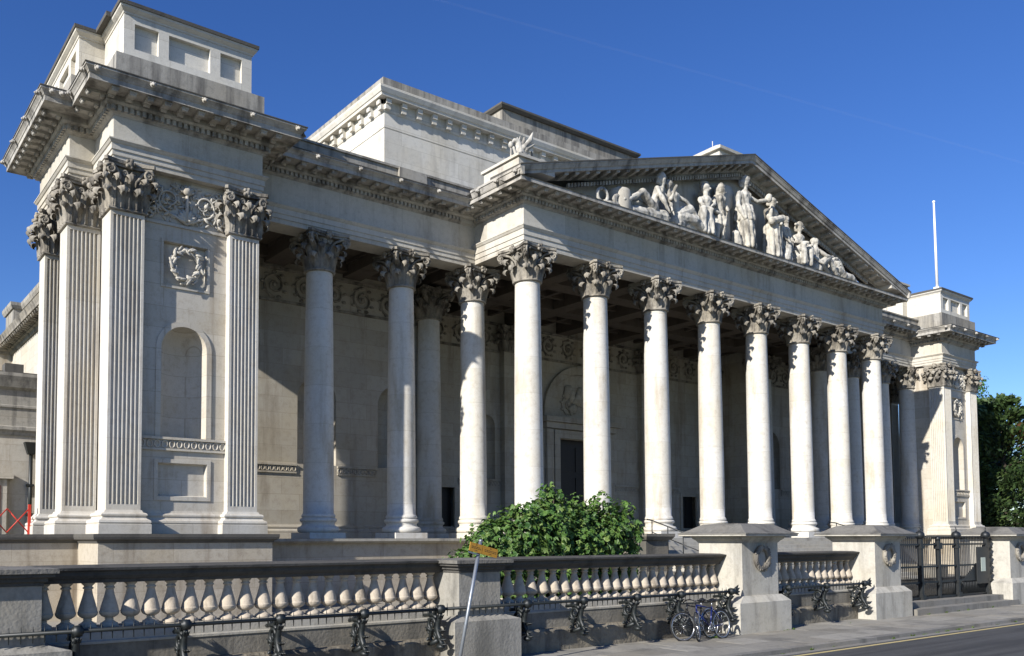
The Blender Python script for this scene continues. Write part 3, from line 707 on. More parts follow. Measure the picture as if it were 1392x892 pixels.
# ---- portico entablature, pediment, roof
PX0, PX1 = -0.36, 24.9
pp = [(PX0,2.6),(PX0,-0.42),(PX1,-0.42),(PX1,2.6)]
entablature(pp, LV_POR, museum, over=1.0, sima=False, pitch_m=0.55, ends=(-0.4,-0.4))
for mir in (False, True):
    s_ = MB().run([(0.85,13.975),(0.93,13.975),(0.96,14.02),(1.02,14.17),(1.05,14.18),(1.05,14.26),(0.85,14.26)], [(PX0,1.35),(PX0,-1.44)])
    if mir: s_.xf(lambda p: (PX0+PX1-p[0], p[1], p[2]))
    sm = s_.build('side_gutter', S_COR, museum)
    for yy in (0.9,-0.15,-1.2):
        xx_ = PX0-1.06; lion_head_at((PX0+PX1-xx_ if mir else xx_, yy, 14.11), (1 if mir else -1, 0), sm)
cxp = (PX0+PX1)/2; XE = 1.42                                   # raking cornice, plumb sections, mitred at the apex
top_end, top_apex = 14.27, 18.15
def rake_top(x):
    t = 1-abs(x-cxp)/((PX1-PX0)/2+XE-0.38); return top_end+(top_apex-top_end)*t
prof_r = [(0.14,-0.80),(0.20,-0.72),(0.21,-0.54),(0.30,-0.52),(0.36,-0.46),(0.37,-0.30),(0.84,-0.30),(0.86,-0.33),(0.90,-0.33),(0.90,-0.20),(0.94,-0.18),(1.00,-0.05),(1.02,-0.04),(1.02,0.0),(-0.4,0.0)]
rk = MB(); vs = []; k = len(prof_r); xs3 = [PX0-XE+0.40, cxp, PX1+XE-0.40]
for x in xs3:
    for o, dz in prof_r: vs.append((x, -0.42-o, max(rake_top(x)+dz, 13.98)))
fs = []
for i in range(2):
    for j in range(k): fs.append((i*k+j, (i+1)*k+j, (i+1)*k+(j+1)%k, i*k+(j+1)%k))
fs += [tuple(range(k)), tuple(2*k+j for j in reversed(range(k)))]
rk.add(vs, fs)
slope = (top_apex-top_end)/(cxp-xs3[0])
for sgn in (-1, 1):
    d = Vector((1,0,-sgn*slope)) if sgn > 0 else Vector((1,0,slope)); 
    n = 0; x = cxp-0.08
    xx = 0.09
    while xx < (cxp-xs3[0])-3.0:                                # dentils
        X_ = cxp+sgn*xx; z = rake_top(X_); hw = 0.052
        rk.add([(X_+sx*hw, -0.42-o, rake_top(X_+sx*hw)+dz) for o in (0.19,0.29) for sx in (-1,1) for dz in (-0.70,-0.55)],
               [(0,1,3,2),(4,6,7,5),(0,4,5,1),(2,3,7,6),(1,5,7,3),(0,2,6,4)]); xx += 0.17
    xx = 0.27
    while xx < (cxp-xs3[0])-1.9:                                # modillions
        X_ = cxp+sgn*xx; hw = 0.10
        rk.add([(X_+sx*hw, -0.42-o, rake_top(X_+sx*hw)+dz) for o in (0.36,0.82) for sx in (-1,1) for dz in (-0.47 if o < 0.5 else -0.40, -0.29)],
               [(0,1,3,2),(4,6,7,5),(0,4,5,1),(2,3,7,6),(1,5,7,3),(0,2,6,4)]); xx += 0.55
ped = MB(); ped.add([(PX0,-0.28,13.9),(PX1,-0.28,13.9),(cxp,-0.28,18.0),(PX0,0.3,13.9),(PX1,0.3,13.9),(cxp,0.3,18.0)], [(0,1,2),(3,5,4),(0,3,4,1),(1,4,5,2),(2,5,3,0)])
pediment = ped.build('pediment', S_ENT, museum)
rko = rk.build('raking_cornice', S_COR, pediment)
fl = MB(); vs = []
for x in [xs3[0]-0.02, cxp, xs3[2]+0.02]:
    z = rake_top(x); vs += [(x,-1.46,z+0.004),(x,-1.46,z+0.05),(x,0.2,z+0.09),(x,0.2,z+0.004)]
fl.add(vs, [(i*4+j, (i+1)*4+j, (i+1)*4+(j+1)%4, i*4+(j+1)%4) for i in range(2) for j in range(4)]+[(0,1,2,3),(11,10,9,8)])
fl.build('raking_coping', S_TOP, pediment)
rf = MB(); rf.add([(PX0-0.9,0.2,14.25),(cxp,0.2,18.05),(PX1+0.9,0.2,14.25),(PX0-0.9,9.1,14.25),(cxp,9.1,18.05),(PX1+0.9,9.1,14.25)], [(0,1,4,3),(1,2,5,4),(0,3,5,2),(0,2,1),(3,4,5)])
rf.build('portico_roof', LEADM, museum)
for mir in (False, True):
    s_ = MB(); s_.box(-1.36,0.35,-1.30,0.6,14.28,14.62); s_.box(-1.44,0.43,-1.38,0.68,14.622,14.72)
    if mir: s_.xf(lambda p: (PX0+PX1-p[0], p[1], p[2]))
    s_.build('corner_pedestal', S_ENT, pediment)
ap = MB(); ap.box(cxp-0.85,cxp+0.85,-0.25,1.4,17.4,18.62); ap.frustum((cxp-1.0,cxp+1.0,-0.4,1.55),(cxp-1.02,cxp+1.02,-0.42,1.57),18.622,18.74); ap.frustum((cxp-1.02,cxp+1.02,-0.42,1.57),(cxp-0.15,cxp+0.15,0.45,0.7),18.742,19.25); ap.tube([(cxp-0.3,0.5,19.1),(cxp-0.3,0.5,19.42)],0.018,6)
ap.build('ridge_pedestal', S_ATT, pediment)

# portico ceiling with beams and coffers
cl = MB(); cl.box(0.5,24.0,0.4,9.1,12.62,12.8)
for x in (0.17,3.7,7.24,10.76,14.24,17.69,21.06,24.4): cl.box(x-0.40,x+0.40,0.4,9.08,12.0,12.62)
for y in (2.9,6.0): cl.box(0.5,24.0,y-0.4,y+0.4,12.002,12.622)
for i in range(7):
    xa = (0.17,3.7,7.24,10.76,14.24,17.69,21.06,24.4)[i]
    for q in (1.25,2.15): cl.box(xa+q-0.10,xa+q+0.10,0.42,9.06,12.3,12.61)
for y in (1.25,2.1,4.0,5.0,7.0,8.0): cl.box(0.52,23.98,y-0.1,y+0.1,12.302,12.612)
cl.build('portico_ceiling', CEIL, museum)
# portico back wall with doorway
wb = MB(); yb = 9.1
flat_face_y(wb, (7.6,16.36,1.4,12.7), (10.5,13.46,1.4,6.55,False), yb)
for mir in (False, True):
    t = MB(); flat_face_y(t, (0.4,4.6,1.4,12.7), (2.35,3.65,1.41,3.8,False), yb); flat_face_y(t, (4.6,7.6,1.4,12.7), (5.2,6.2,4.3,6.9,True), yb); niche_cavity(t, 5.2, 6.2, 4.3, 6.9, yb)
    if mir: t.xf(lambda p: (mx(p[0]), p[1], p[2]))
    wb.add(t.v, t.f)
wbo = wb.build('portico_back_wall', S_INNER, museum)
d = MB(); d.box(10.4,13.56,yb+0.4,yb+0.5,1.4,6.7)
for i in range(2):
    for j in range(3): d.box(10.62+i*1.45, 11.85+i*1.45, yb+0.36, yb+0.41, 1.7+j*1.6, 3.0+j*1.6)
dd = d.build('entrance_door', DOORM, museum)
d = MB(); d.box(10.1,10.48,yb-0.14,yb+0.42,1.41,6.58); d.box(13.48,13.86,yb-0.14,yb+0.42,1.41,6.58); d.box(10.1,13.86,yb-0.142,yb+0.42,6.582,7.0)
d.box(9.5,9.95,yb-0.2,yb,1.41,7.0); d.box(14.0,14.45,yb-0.2,yb,1.41,7.0); d.box(9.4,14.55,yb-0.3,yb,7.05,7.35); d.box(9.2,14.75,yb-0.5,yb,7.36,7.62)
arch_band(d, 9.75, 14.2, 7.62, 7.8, yb, 0.40, 0.16); d.build('door_surround', S_INNER, dd)
d = MB(); d.xprism([(11.98-2.2*math.cos(PI*i/20), 7.66+2.3*math.sin(PI*i/20)) for i in range(21)], yb-0.02, yb+0.05)
for k in range(18):
    rnd = random.Random(k); d.ball((11.98+rnd.uniform(-1.5,1.5)*0.8, yb-0.05, 8.0+rnd.uniform(0,1.3)), rnd.uniform(0.12,0.3), 8, 6, (1,0.5,1.2))
scrolls(d, 10.4, 13.5, 8.4, 1.2, yb-0.03, 1.5, 0.05); d.build('carved_lunette', S_INNER, dd)
for mir in (False, True):
    d = MB(); d.box(2.3,3.7,yb+0.3,yb+0.4,1.4,3.9)
    for j in range(2): d.box(2.5,2.95,yb+0.27,yb+0.31,1.6+j*1.1,2.5+j*1.1); d.box(3.05,3.5,yb+0.27,yb+0.31,1.6+j*1.1,2.5+j*1.1)
    so = part(d, 'side_door', DOORM, museum, mir)
    d = MB(); frame_rect(d, 2.35, 3.65, 1.3, 3.8, yb, 0.2, 0.08); part(d, 'door_surround', S_INNER, so, mir)
    for xp in (0.95, 6.95):
        hx, hy = 0.42, 0.18; f = fluted(hx, hy, 2.2, 10.6, False); f.xf(lambda p: (p[0]+xp, p[1]+yb-0.17, p[2])); po = part(f, 'inner_pilaster', S_INNER, museum, mir)
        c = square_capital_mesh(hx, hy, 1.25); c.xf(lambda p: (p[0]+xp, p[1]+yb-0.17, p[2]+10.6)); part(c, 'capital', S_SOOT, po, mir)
        b = base_run([(xp-hx,yb-0.0),(xp-hx,yb-0.35),(xp+hx,yb-0.35),(xp+hx,yb)], 1.41, 0.79); part(b, 'pilaster_base', S_INNER, po, mir)
    for xa, xb in ((0.5,2.1),(3.9,6.5),(7.4,9.3)):
        d = MB(); guilloche(d, xa, xb, 3.90, 4.26, yb, 0.06); part(d, 'guilloche_band', S_INNER, wbo, mir)
d = MB(); d.box(0.5,23.46,yb-0.06,yb,10.55,10.66); scrolls(d, 0.6, 23.3, 11.3, 1.1, yb, 1.4, 0.06); d.box(0.5,23.46,yb-0.1,yb,11.9,12.02); d.build('scroll_frieze', S_SOOT, wbo)
b = base_run([(0.5,yb),(9.4,yb)], 1.41, 0.55, sc=0.6); b2 = base_run([(14.56,yb),(23.46,yb)], 1.41, 0.55, sc=0.6); b2.build('wall_base_moulding', S_INNER, wbo); b.build('wall_base_moulding', S_INNER, wbo)

# ---- columns: shaft with capital and base as children
def shaft_mb(zb, zn, r0, r1):
    pr = [(r0+0.06, zb-0.02), (r0+0.05, zb+0.03), (r0+0.005, zb+0.10)]; n = 16
    for i in range(n+1):
        t = i/n; r = r0+(r1-r0)*(t**1.7); pr.append((r, zb+0.10+(zn-zb-0.10)*t))
    return MB().lathe(pr, n=40)
def base_mb(z0, zb, r0, plinth_h):
    mb = MB(); hp = r0*1.30; mb.box(-hp,hp,-hp,hp,z0,z0+plinth_h); z = z0+plinth_h; H = zb-z; pr = [(r0*1.2, z+0.001)]
    for k in range(9): a = -PI/2+PI*k/8; pr.append((r0*1.2+0.085*math.cos(a), z+H*0.19+H*0.19*math.sin(a)))
    pr += [(r0*1.14, z+H*0.40), (r0*1.08, z+H*0.47), (r0*1.06, z+H*0.56), (r0*1.11, z+H*0.63)]
    for k in range(7): a = -PI/2+PI*k/6; pr.append((r0*1.10+0.055*math.cos(a), z+H*0.76+H*0.12*math.sin(a)))
    pr += [(r0*1.06, z+H*0.9), (r0*1.06, zb-0.0)]
    mb.lathe(pr, n=40); return mb
def column(xs, y, zb, zn, zab, z0, ph, r0=0.525, r1=0.455, mat=S_COL):
    proto = None
    for x in xs:
        if proto is None:
            proto = shaft_mb(zb, zn, r0, r1).build('column', mat, museum, (x,y,0))
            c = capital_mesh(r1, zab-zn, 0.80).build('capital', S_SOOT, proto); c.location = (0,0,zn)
            base_mb(z0, zb, r0, ph).build('column_base', mat, proto)
        else: copy_tree(proto, museum, (x,y,0))
column((0.17,3.70,7.24,10.76,14.24,17.69,21.06,24.42), 0.0, 2.19, 10.72, 11.95, 1.15, 0.52)
column((-6.87,-3.47,-0.12,24.35,27.62,31.0,34.25), 2.87, 2.17, 10.57, 11.84, 1.41, 0.20)
column((0.05,23.9), 6.05, 2.17, 10.57, 11.84, 1.41, 0.20)

# ---- terrace, stylobate, steps
for mir in (False, True):
    t = MB(); t.box(-14.85,-9.9,0.05,7.0,MZ-0.3,1.30); t.box(-30,-14.85,2.15,7.0,MZ-0.3,1.30)
    t.box(-9.9,0.2,1.75,9.0,MZ-0.3,1.25)
    to = part(t, 'terrace_wall', S_TERR, museum, mir)
    c = MB(); c.run([(-0.5,1.30),(0.02,1.30),(0.05,1.36),(0.14,1.40),(0.16,1.46),(0.16,1.545),(-0.5,1.548)], [(-30,2.15),(-14.85,2.15),(-14.85,0.05),(-9.9,0.05),(-9.9,1.75)])
    c.box(-14.5,-10.3,0.5,7.0,1.31,1.546); c.box(-30,-14.5,2.6,7.0,1.31,1.545)
    part(c, 'terrace_coping', S_TOP, to, mir)
    c = MB(); c.run([(-0.5,1.252),(0.0,1.252),(0.05,1.29),(0.12,1.32),(0.12,1.408),(-0.5,1.408)], [(-9.88,1.6),(-0.9,1.6)]); c.box(-10.2,-0.1,2.0,9.0,1.26,1.406)
    part(c, 'wing_floor', S_CRS, to, mir)
st = MB(); st.box(-0.9,24.8,-0.80,9.4,MZ-0.3,1.408); st.build('portico_floor', S_STEP, museum)
st = MB(); st.run([(-0.3,1.20),(0.0,1.20),(0.08,1.28),(0.10,1.404),(-0.3,1.404)], [(-0.9,1.6),(-0.9,-0.8),(3.4,-0.8)]); s2_ = MB().run([(-0.3,1.20),(0.0,1.20),(0.08,1.28),(0.10,1.404),(-0.3,1.404)], [(20.5,-0.8),(24.8,-0.8),(24.8,1.6)]); st.add(s2_.v, s2_.f); st.build('stylobate_edge', S_CRS, museum)
st = MB(); ns = 14; rise = (1.408-MZ)/ns; tread = 0.36
for i in range(1, ns): st.box(4.6,19.3,-0.79-tread*(i),-0.79-tread*(i-1)+0.001*i,MZ-0.2,1.408-rise*i)
st.build('entrance_steps', S_STEP, museum)
for x in (4.0, 19.9):
    t = MB(); t.box(x-0.6,x+0.6,-2.6,-0.82,MZ-0.2,1.33); t.box(x-0.55,x+0.55,-5.2,-2.6,MZ-0.2,0.2); t.frustum((x-0.68,x+0.68,-2.68,-0.85),(x-0.78,x+0.78,-2.78,-0.85),1.332,1.46); t.box(x-0.78,x+0.78,-2.78,-0.85,1.462,1.56); t.build('stair_cheek_block', S_FW, museum)

# ---- tall gallery block behind the portico
bx = MB(); BX0, BX1, BY = -0.2, 24.2, 9.15
bx.box(BX0,BX1,BY,30,12.5,20.10); bx.box(BX0,BX1,BY,30,20.15,21.6); bx.box(BX0+0.03,BX1-0.03,BY+0.03,29.9,20.09,20.16)
gb = bx.build('gallery_block', S_ATT, museum)
loop = [(BX0,30),(BX0,BY),(BX1,BY),(BX1,30)]
c = MB().run([(-0.5,20.86),(0.03,20.86),(0.06,20.95),(0.06,21.38),(0.40,21.38),(0.42,21.50),(0.46,21.52),(0.54,21.70),(0.54,21.80),(-0.5,21.80)], loop); c.blocks(loop, 20.92, 21.37, 0.05, 0.22, 0.26, 0.86); c.blocks(loop, 21.15, 21.372, 0.05, 0.30, 0.255, 0.86); c.build('bracketed_cornice', S_ATT, gb)
c = MB().run([(-0.5,21.802),(0.18,21.802),(0.18,22.36),(-0.5,22.40)], loop); c.box(BX0+0.4,BX1-0.4,BY+0.4,29,21.8,22.2); c.build('gallery_parapet', S_ATTG, gb)
c = MB(); c.box(7.15,17.2,9.5,28,22.2,23.30); up_ = c.build('upper_roof_block', S_ATTG, gb)
c = MB().run([(-0.5,23.302),(0.1,23.302),(0.22,23.42),(0.22,23.52),(-0.5,23.58)], [(7.15,28),(7.15,9.5),(17.2,9.5),(17.2,28)]); c.box(7.5,16.9,9.8,28,23.3,23.5); c.build('roof_block_coping', S_TOP, up_)
# ---- body of the museum behind and the rear corner pavilion at the far end of the side front
bd = MB(); bd.box(-11,mx(-11),9.8,39.5,MZ-0.2,13.3); bd.box(-13.3,-10.3,6.95,9.79,MZ-0.2,13.2); bd.box(mx(-10.3),mx(-13.3),6.95,9.79,MZ-0.2,13.2); bdo = bd.build('museum_body', S_WALL, museum)
for mir in (False, True):
    rpath = [(-9,39.5),(-11.7,39.5),(-11.7,36),(-11,36),(-11,9.8)]
    rp = MB(); rp.box(-11.7,-9,36,39.5,MZ,13.1); rpo = part(rp, 'rear_pavilion', S_WALL, museum, mir)
    c = MB().run([(-0.5,13.0),(0.1,13.02),(0.14,13.2),(0.28,13.25),(0.3,13.4),(0.86,13.42),(0.88,13.55),(1.0,13.8),(-0.5,13.84)], rpath); c.blocks(rpath, 13.26, 13.4, 0.29, 0.8, 0.2, 0.5, 'mod'); part(c, 'side_cornice', S_SOOT, rpo, mir)
    apath = [(-9,39.0),(-10.9,39.0),(-10.9,36.3),(-10.3,36.3),(-10.3,9.8)]
    c = MB().run([(-0.6,13.82),(0,13.82),(0,16.1),(-0.6,16.1)], apath); c.run([(-0.6,16.102),(0.1,16.102),(0.2,16.3),(0.22,16.5),(-0.6,16.52)], apath); part(c, 'side_attic', S_ATTG, rpo, mir)

# ---- annex at the side
annex = empty('annex_building', (-20, 12, MZ), 'low pale stone side building behind the left pavilion with black downpipe', 'building')
def lpart(mb, name, mat, par, loc):
    mb.xf(lambda p: (p[0]-loc[0], p[1]-loc[1], p[2]-loc[2])); return mb.build(name, mat, par)
al = (-20, 12, MZ)
a = MB(); a.box(-34,-11.2,12,22,MZ-0.1,5.3); aw = lpart(a, 'wall', S_WALL, annex, al)
a = MB().run([(-0.4,5.3),(0.05,5.3),(0.08,5.42),(0.16,5.5),(0.16,5.62),(0.04,5.66),(0.04,6.3),(0.1,6.35),(0.1,6.42),(0.04,6.45),(0.04,7.0),(0.2,7.1),(0.28,7.32),(0.36,7.5),(0.36,7.62),(-0.4,7.66)], [(-34,12),(-11.2,12)]); lpart(a, 'entablature', S_ATTG, annex, al)
a = MB(); a.box(-34,-11.2,12.2,22,7.6,7.75); a.box(-15.25,-14.6,11.9,12.5,7.66,8.0); lpart(a, 'parapet', S_TOP, annex, al)
a = MB(); a.tube([(-14.3,11.82,1.3),(-14.3,11.82,4.8)],0.07,8); a.frustum((-14.42,-14.18,11.7,11.94),(-14.55,-14.05,11.6,11.98),4.6,5.05)
for z in (2.3,3.4): a.box(-14.42,-14.18,11.74,12.0,z,z+0.08)
lpart(a, 'downpipe', IRON, annex, al)
a = MB(); a.box(-16.8,-15.1,11.8,12.02,1.4,3.65); a.box(-17.0,-14.9,11.66,12.02,3.652,3.84); dr = lpart(a, 'doorway', S_WALL, annex, al)
a = MB(); a.box(-16.5,-15.32,11.78,11.82,1.45,3.4); lpart(a, 'door_leaf', plain('maroon_door', (0.10,0.02,0.02), 0.5), dr, al)

# ================================================================== PEDIMENT SCULPTURE
FOLD = bpy.data.textures.new('drapery_folds', 'WOOD'); FOLD.wood_type = 'BANDNOISE'; FOLD.noise_scale = 0.22; FOLD.turbulence = 4.0; FOLD.noise_basis_2 = 'SIN'
def carve(name, caps, label, cat='statue', loc=(0,0,0), voxel=0.021, folds=None, group='carved figures in the pediment', flip=False, smooth=1, mat=None):
    """one continuous carved body from limbs given as (point, radius, point, radius)"""
    mb = MB()
    for a, ra, b, rb in caps:
        if flip: a = (-a[0],a[1],a[2]); b = (-b[0],b[1],b[2])
        mb.cone(a, ra, b, rb, 10)
    o = mb.build(name, mat or S_STAT, None, loc)
    rm = o.modifiers.new('body', 'REMESH'); rm.mode = 'VOXEL'; rm.voxel_size = voxel; rm.use_smooth_shade = True
    dp = o.modifiers.new('folds', 'DISPLACE'); dp.texture = FOLD; dp.strength = 0.03 if loc[2] < 14.5 else 0.01; dp.mid_level = 0.5; dp.texture_coords = 'LOCAL'
    sm = o.modifiers.new('soft', 'SMOOTH'); sm.iterations = smooth; sm.factor = 0.4
    tag(o, label, cat, group); return o
def robe(hip, hem, r0, r1, n=9, z_squash=1.0):
    """skirt of hanging folds between two points"""
    out = []
    for k in range(n):
        a = 2*PI*k/n; q = 0.72
        out.append(((hip[0]+r0*q*math.cos(a), hip[1]+r0*q*math.sin(a), hip[2]), r0*0.26, (hem[0]+r1*q*1.08*math.cos(a+0.12), hem[1]+r1*q*1.08*math.sin(a+0.12), hem[2]), r1*0.20))
    out.append((hip, r0*0.74, hem, r1*0.66)); return out
def head(p, r, look=(0.3,-1,0), hair=True, hat=False):
    p = Vector(p); l = Vector(look).normalized(); c = [(p+Vector((0,0,0.12*r)), r*0.92, p-Vector((0,0,0.45*r))+l*0.15*r, r*0.68), (p+l*r*0.95-Vector((0,0,0.1*r)), r*0.14, p+l*r*1.05-Vector((0,0,0.3*r)), r*0.17)]
    if hair: c += [(p-l*0.45*r+Vector((0,0,0.3*r)), r*0.85, p-l*0.75*r-Vector((0,0,0.4*r)), r*0.5)]
    if hat: c += [(p+Vector((0,0,0.75*r)), r*1.0, p+Vector((0,0,1.2*r)), r*0.7)]
    c.append((p-Vector((0,0,0.6*r)), r*0.5, p-Vector((0,0,1.7*r)), r*0.55)); return c
def torso(hip, chest, w, look=(0,-1,0)):
    hip = Vector(hip); chest = Vector(chest); l = Vector(look).normalized(); sd = l.cross(Vector((0,0,1))).normalized(); up_ = (chest-hip)
    c = [(hip, w*0.95, hip+up_*0.5, w*0.78), (hip+up_*0.5, w*0.78, chest, w*0.95)]
    for q in (-1, 1): c += [(chest+sd*q*w*0.75, w*0.62, hip+up_*0.5+sd*q*w*0.35, w*0.6), (chest+sd*q*w*0.4+l*w*0.5, w*0.45, chest+sd*q*w*0.4+l*w*0.4-up_*0.15, w*0.42)]
    return c
YS, ZS = -0.95, 13.97
def arm(s_, e_, h_, r): return [(s_, r, e_, r*0.8), (e_, r*0.8, h_, r*0.6), (h_, r*0.62, tuple(Vector(h_)+(Vector(h_)-Vector(e_)).normalized()*r*0.9), r*0.45)]
# central standing goddess, 3.2 m
c = robe((0,0,1.75),(0,0,0.12),0.40,0.52,11)+torso((0,0,1.75),(0,0,2.45),0.30)+head((0.05,-0.05,3.0),0.215,(0.8,-0.6,0),hat=True)
c += arm((-0.36,0,2.5),(-0.47,-0.05,1.95),(-0.38,-0.2,1.5),0.13)+arm((0.36,0,2.5),(0.72,-0.2,2.3),(1.25,-0.35,2.45),0.12)+robe((0,0,1.9),(0,0,1.35),0.40,0.50,10)+[((1.3,-0.36,2.5),0.17,(1.38,-0.36,2.62),0.14)]
c += [((-0.6,0.0,0.15),0.28,(-0.75,-0.1,0.55),0.2)]
carve('central_figure', c, 'tall standing robed figure holding out one arm at the middle of the pediment', loc=(12.1,YS,ZS))
# draped standing figure to its right
c = robe((0,0,1.5),(0.02,0,0.1),0.38,0.46,10)+torso((0,0,1.5),(0,0,2.12),0.30)+head((0.03,-0.05,2.66),0.21,(0.6,-0.8,0))
c += arm((-0.34,0,2.15),(-0.42,-0.2,1.75),(-0.42,-0.3,2.15),0.12)+arm((0.36,0,2.15),(0.46,-0.15,1.65),(0.15,-0.4,1.55),0.13)+[((-0.4,-0.3,1.6),0.17,(0.4,-0.3,1.9),0.15),((0.35,-0.2,1.6),0.14,(0.5,-0.1,0.5),0.1)]
carve('standing_figure', c, 'standing figure in heavy drapery just beside the outstretched arm', loc=(14.15,YS,ZS))
# slim standing figure
c = robe((0,0,1.1),(0,0,0.1),0.24,0.33,8)+torso((0,0,1.1),(0.02,0,1.6),0.20)+head((0.06,-0.02,2.08),0.175,(-0.5,-0.8,0))
c += arm((-0.22,0,1.62),(-0.30,-0.1,1.25),(-0.18,-0.3,0.95),0.09)+arm((0.22,0,1.62),(0.3,-0.1,1.2),(0.2,-0.3,1.0),0.09)+[((-0.3,-0.2,0.2),0.22,(-0.1,-0.2,0.7),0.16)]
carve('slender_figure', c, 'small slender standing figure right of the draped one', loc=(15.25,YS,ZS))
# seated figure with broad hat
c = torso((0,0,0.75),(0.0,-0.05,1.4),0.23)+head((0.02,-0.08,1.86),0.18,(0.3,-1,0),hat=True)+[((0.0,0.0,0.35),0.35,(0,0,0.7),0.28)]
for q in (-1,1): c += [((q*0.15,0,0.75),0.18,(q*0.28+0.1,-0.4,0.95),0.15),((q*0.28+0.1,-0.4,0.95),0.14,(q*0.26+0.15,-0.4,0.15),0.10)]
c += [((-0.3,-0.1,1.98),0.07,(0.34,-0.1,1.98),0.07)]+arm((-0.26,0,1.42),(-0.38,-0.2,1.1),(-0.1,-0.5,1.05),0.09)+arm((0.26,0,1.42),(0.42,-0.2,1.1),(0.3,-0.5,1.0),0.09)
carve('seated_figure', c, 'seated figure wearing a broad flat hat', loc=(16.25,YS,ZS))
# seated with legs stretched to the right
c = torso((0,0,0.45),(-0.02,0,1.05),0.25,(0.5,-0.8,0))+head((0.05,-0.02,1.52),0.185,(0.8,-0.5,0))+[((0,0,0.2),0.34,(0.1,0,0.45),0.27)]
for q in (-1,1): c += [((0.1,q*0.15,0.4),0.19,(0.85,q*0.16-0.05,0.85 if q<0 else 0.55),0.15),((0.85,q*0.16-0.05,0.85 if q<0 else 0.55),0.14,(1.5,q*0.16-0.05,0.2),0.10),((1.5,q*0.16-0.05,0.2),0.09,(1.7,q*0.16-0.05,0.16),0.07)]
c += arm((-0.28,-0.05,1.1),(-0.38,-0.2,0.65),(-0.1,-0.4,0.4),0.10)+arm((0.22,-0.1,1.08),(0.55,-0.3,0.85),(1.0,-0.3,0.9),0.10)
carve('sitting_woman_figure', c, 'bare shouldered figure sitting with legs stretched towards the narrow right corner', loc=(17.65,YS,ZS))
# river figure with shell in the corner
c = torso((0.55,0,0.3),(0.1,0,0.55),0.22,(0,-1,0))+head((-0.05,-0.05,0.78),0.16,(0.4,-0.8,0))+[((0.55,0,0.3),0.2,(1.1,-0.1,0.3),0.15),((1.1,-0.1,0.3),0.14,(1.6,-0.1,0.12),0.09)]
for k in range(9):
    a = PI*(0.1+0.8*k/8); b = PI*(0.1+0.8*(k+1)/8); c.append(((0.15-0.7*math.cos(a),0.1,0.15+0.95*math.sin(a)),0.09,(0.15-0.7*math.cos(b),0.1,0.15+0.95*math.sin(b)),0.09))
carve('corner_figure', c, 'figure lying under a curved arc in the right corner of the pediment', loc=(19.6,YS,ZS))
# left half: reclining man leaning on his hand
c = torso((0.0,0,0.6),(0.35,-0.05,1.25),0.26,(0.5,-0.85,0))+head((0.52,-0.1,1.74),0.2,(0.9,-0.3,0),hat=True)
for q,(kz) in ((-1,0.95),(1,0.6)): c += [((0,q*0.13,0.5),0.2,(-0.75,q*0.16-0.05,kz),0.15),((-0.75,q*0.16-0.05,kz),0.14,(-1.6,q*0.16-0.05,0.45),0.09),((-1.6,q*0.16-0.05,0.45),0.08,(-1.85,q*0.16-0.1,0.42),0.06)]
c += arm((0.12,-0.2,1.3),(0.18,-0.45,0.8),(0.45,-0.5,0.4),0.11)+arm((0.62,-0.05,1.25),(0.9,-0.25,0.9),(0.75,-0.4,0.55),0.1)+[((-1.5,0,0.15),0.22,(0.6,0,0.25),0.35)]
carve('reclining_man', c, 'reclining nude figure in a cap with legs towards the left corner', loc=(5.95,YS,ZS))
c = torso((0.1,0,0.6),(-0.2,-0.05,1.3),0.25,(-0.3,-0.9,0))+head((-0.45,-0.1,1.68),0.19,(-0.9,-0.3,0.1))
c += [((0.1,0,0.55),0.3,(0.7,-0.2,0.85),0.24),((0.7,-0.2,0.85),0.22,(1.35,-0.25,0.3),0.15),((0.1,-0.1,0.45),0.28,(0.9,-0.3,0.45),0.22),((0.9,-0.3,0.45),0.2,(1.5,-0.3,0.15),0.12),((0,0,0.2),0.35,(1.2,0,0.2),0.25)]
c += arm((-0.45,-0.1,1.3),(-0.6,-0.35,1.0),(-0.45,-0.45,1.45),0.1)+arm((0.1,0,1.4),(0.5,-0.2,1.2),(0.9,-0.3,0.85),0.11)
carve('draped_reclining_figure', c, 'draped reclining figure resting its chin on a raised hand', loc=(7.35,YS,ZS))
# seated mother and child pair
c = torso((0,0,0.9),(0.05,-0.05,1.6),0.25)+head((0.0,-0.1,2.12),0.19,(0.5,-0.85,0))+robe((0,-0.1,0.9),(-0.1,-0.15,0.1),0.36,0.42,8)
for q in (-1,1): c += [((q*0.15,0,0.85),0.19,(q*0.2-0.3,-0.35,1.05),0.16),((q*0.2-0.3,-0.35,1.05),0.15,(q*0.2-0.3,-0.35,0.15),0.12)]
c += arm((0.28,0,1.62),(0.5,-0.15,1.25),(0.85,-0.2,1.15),0.1)+arm((-0.26,0,1.62),(-0.4,-0.25,1.25),(-0.15,-0.45,1.1),0.1)
carve('seated_draped_figure', c, 'seated draped figure with knees up reaching to the bearded one', loc=(9.3,YS,ZS))
c = torso((0,0,1.25),(-0.02,-0.08,1.85),0.26)+head((0.02,-0.15,2.2),0.2,(0.7,-0.7,-0.1),hat=True)+robe((0,0,1.25),(0.05,0,0.75),0.3,0.36,8)
for q in (-1,1): c += [((q*0.14,0,0.9),0.16,(q*0.18,-0.1,0.45),0.12),((q*0.18,-0.1,0.45),0.11,(q*0.2,-0.05,0.06),0.09),((q*0.2,-0.05,0.06),0.08,(q*0.2+0.1,-0.22,0.05),0.07)]
c += arm((-0.3,0,1.85),(-0.5,-0.2,1.5),(-0.75,-0.25,1.35),0.1)+arm((0.3,0,1.85),(0.38,-0.2,1.45),(0.12,-0.4,1.3),0.1)+[((0.25,-0.3,1.4),0.04,(-0.15,-0.35,0.2),0.04)]
carve('stooping_figure', c, 'stooping short skirted figure with a stick left of centre', loc=(10.25,YS,ZS))
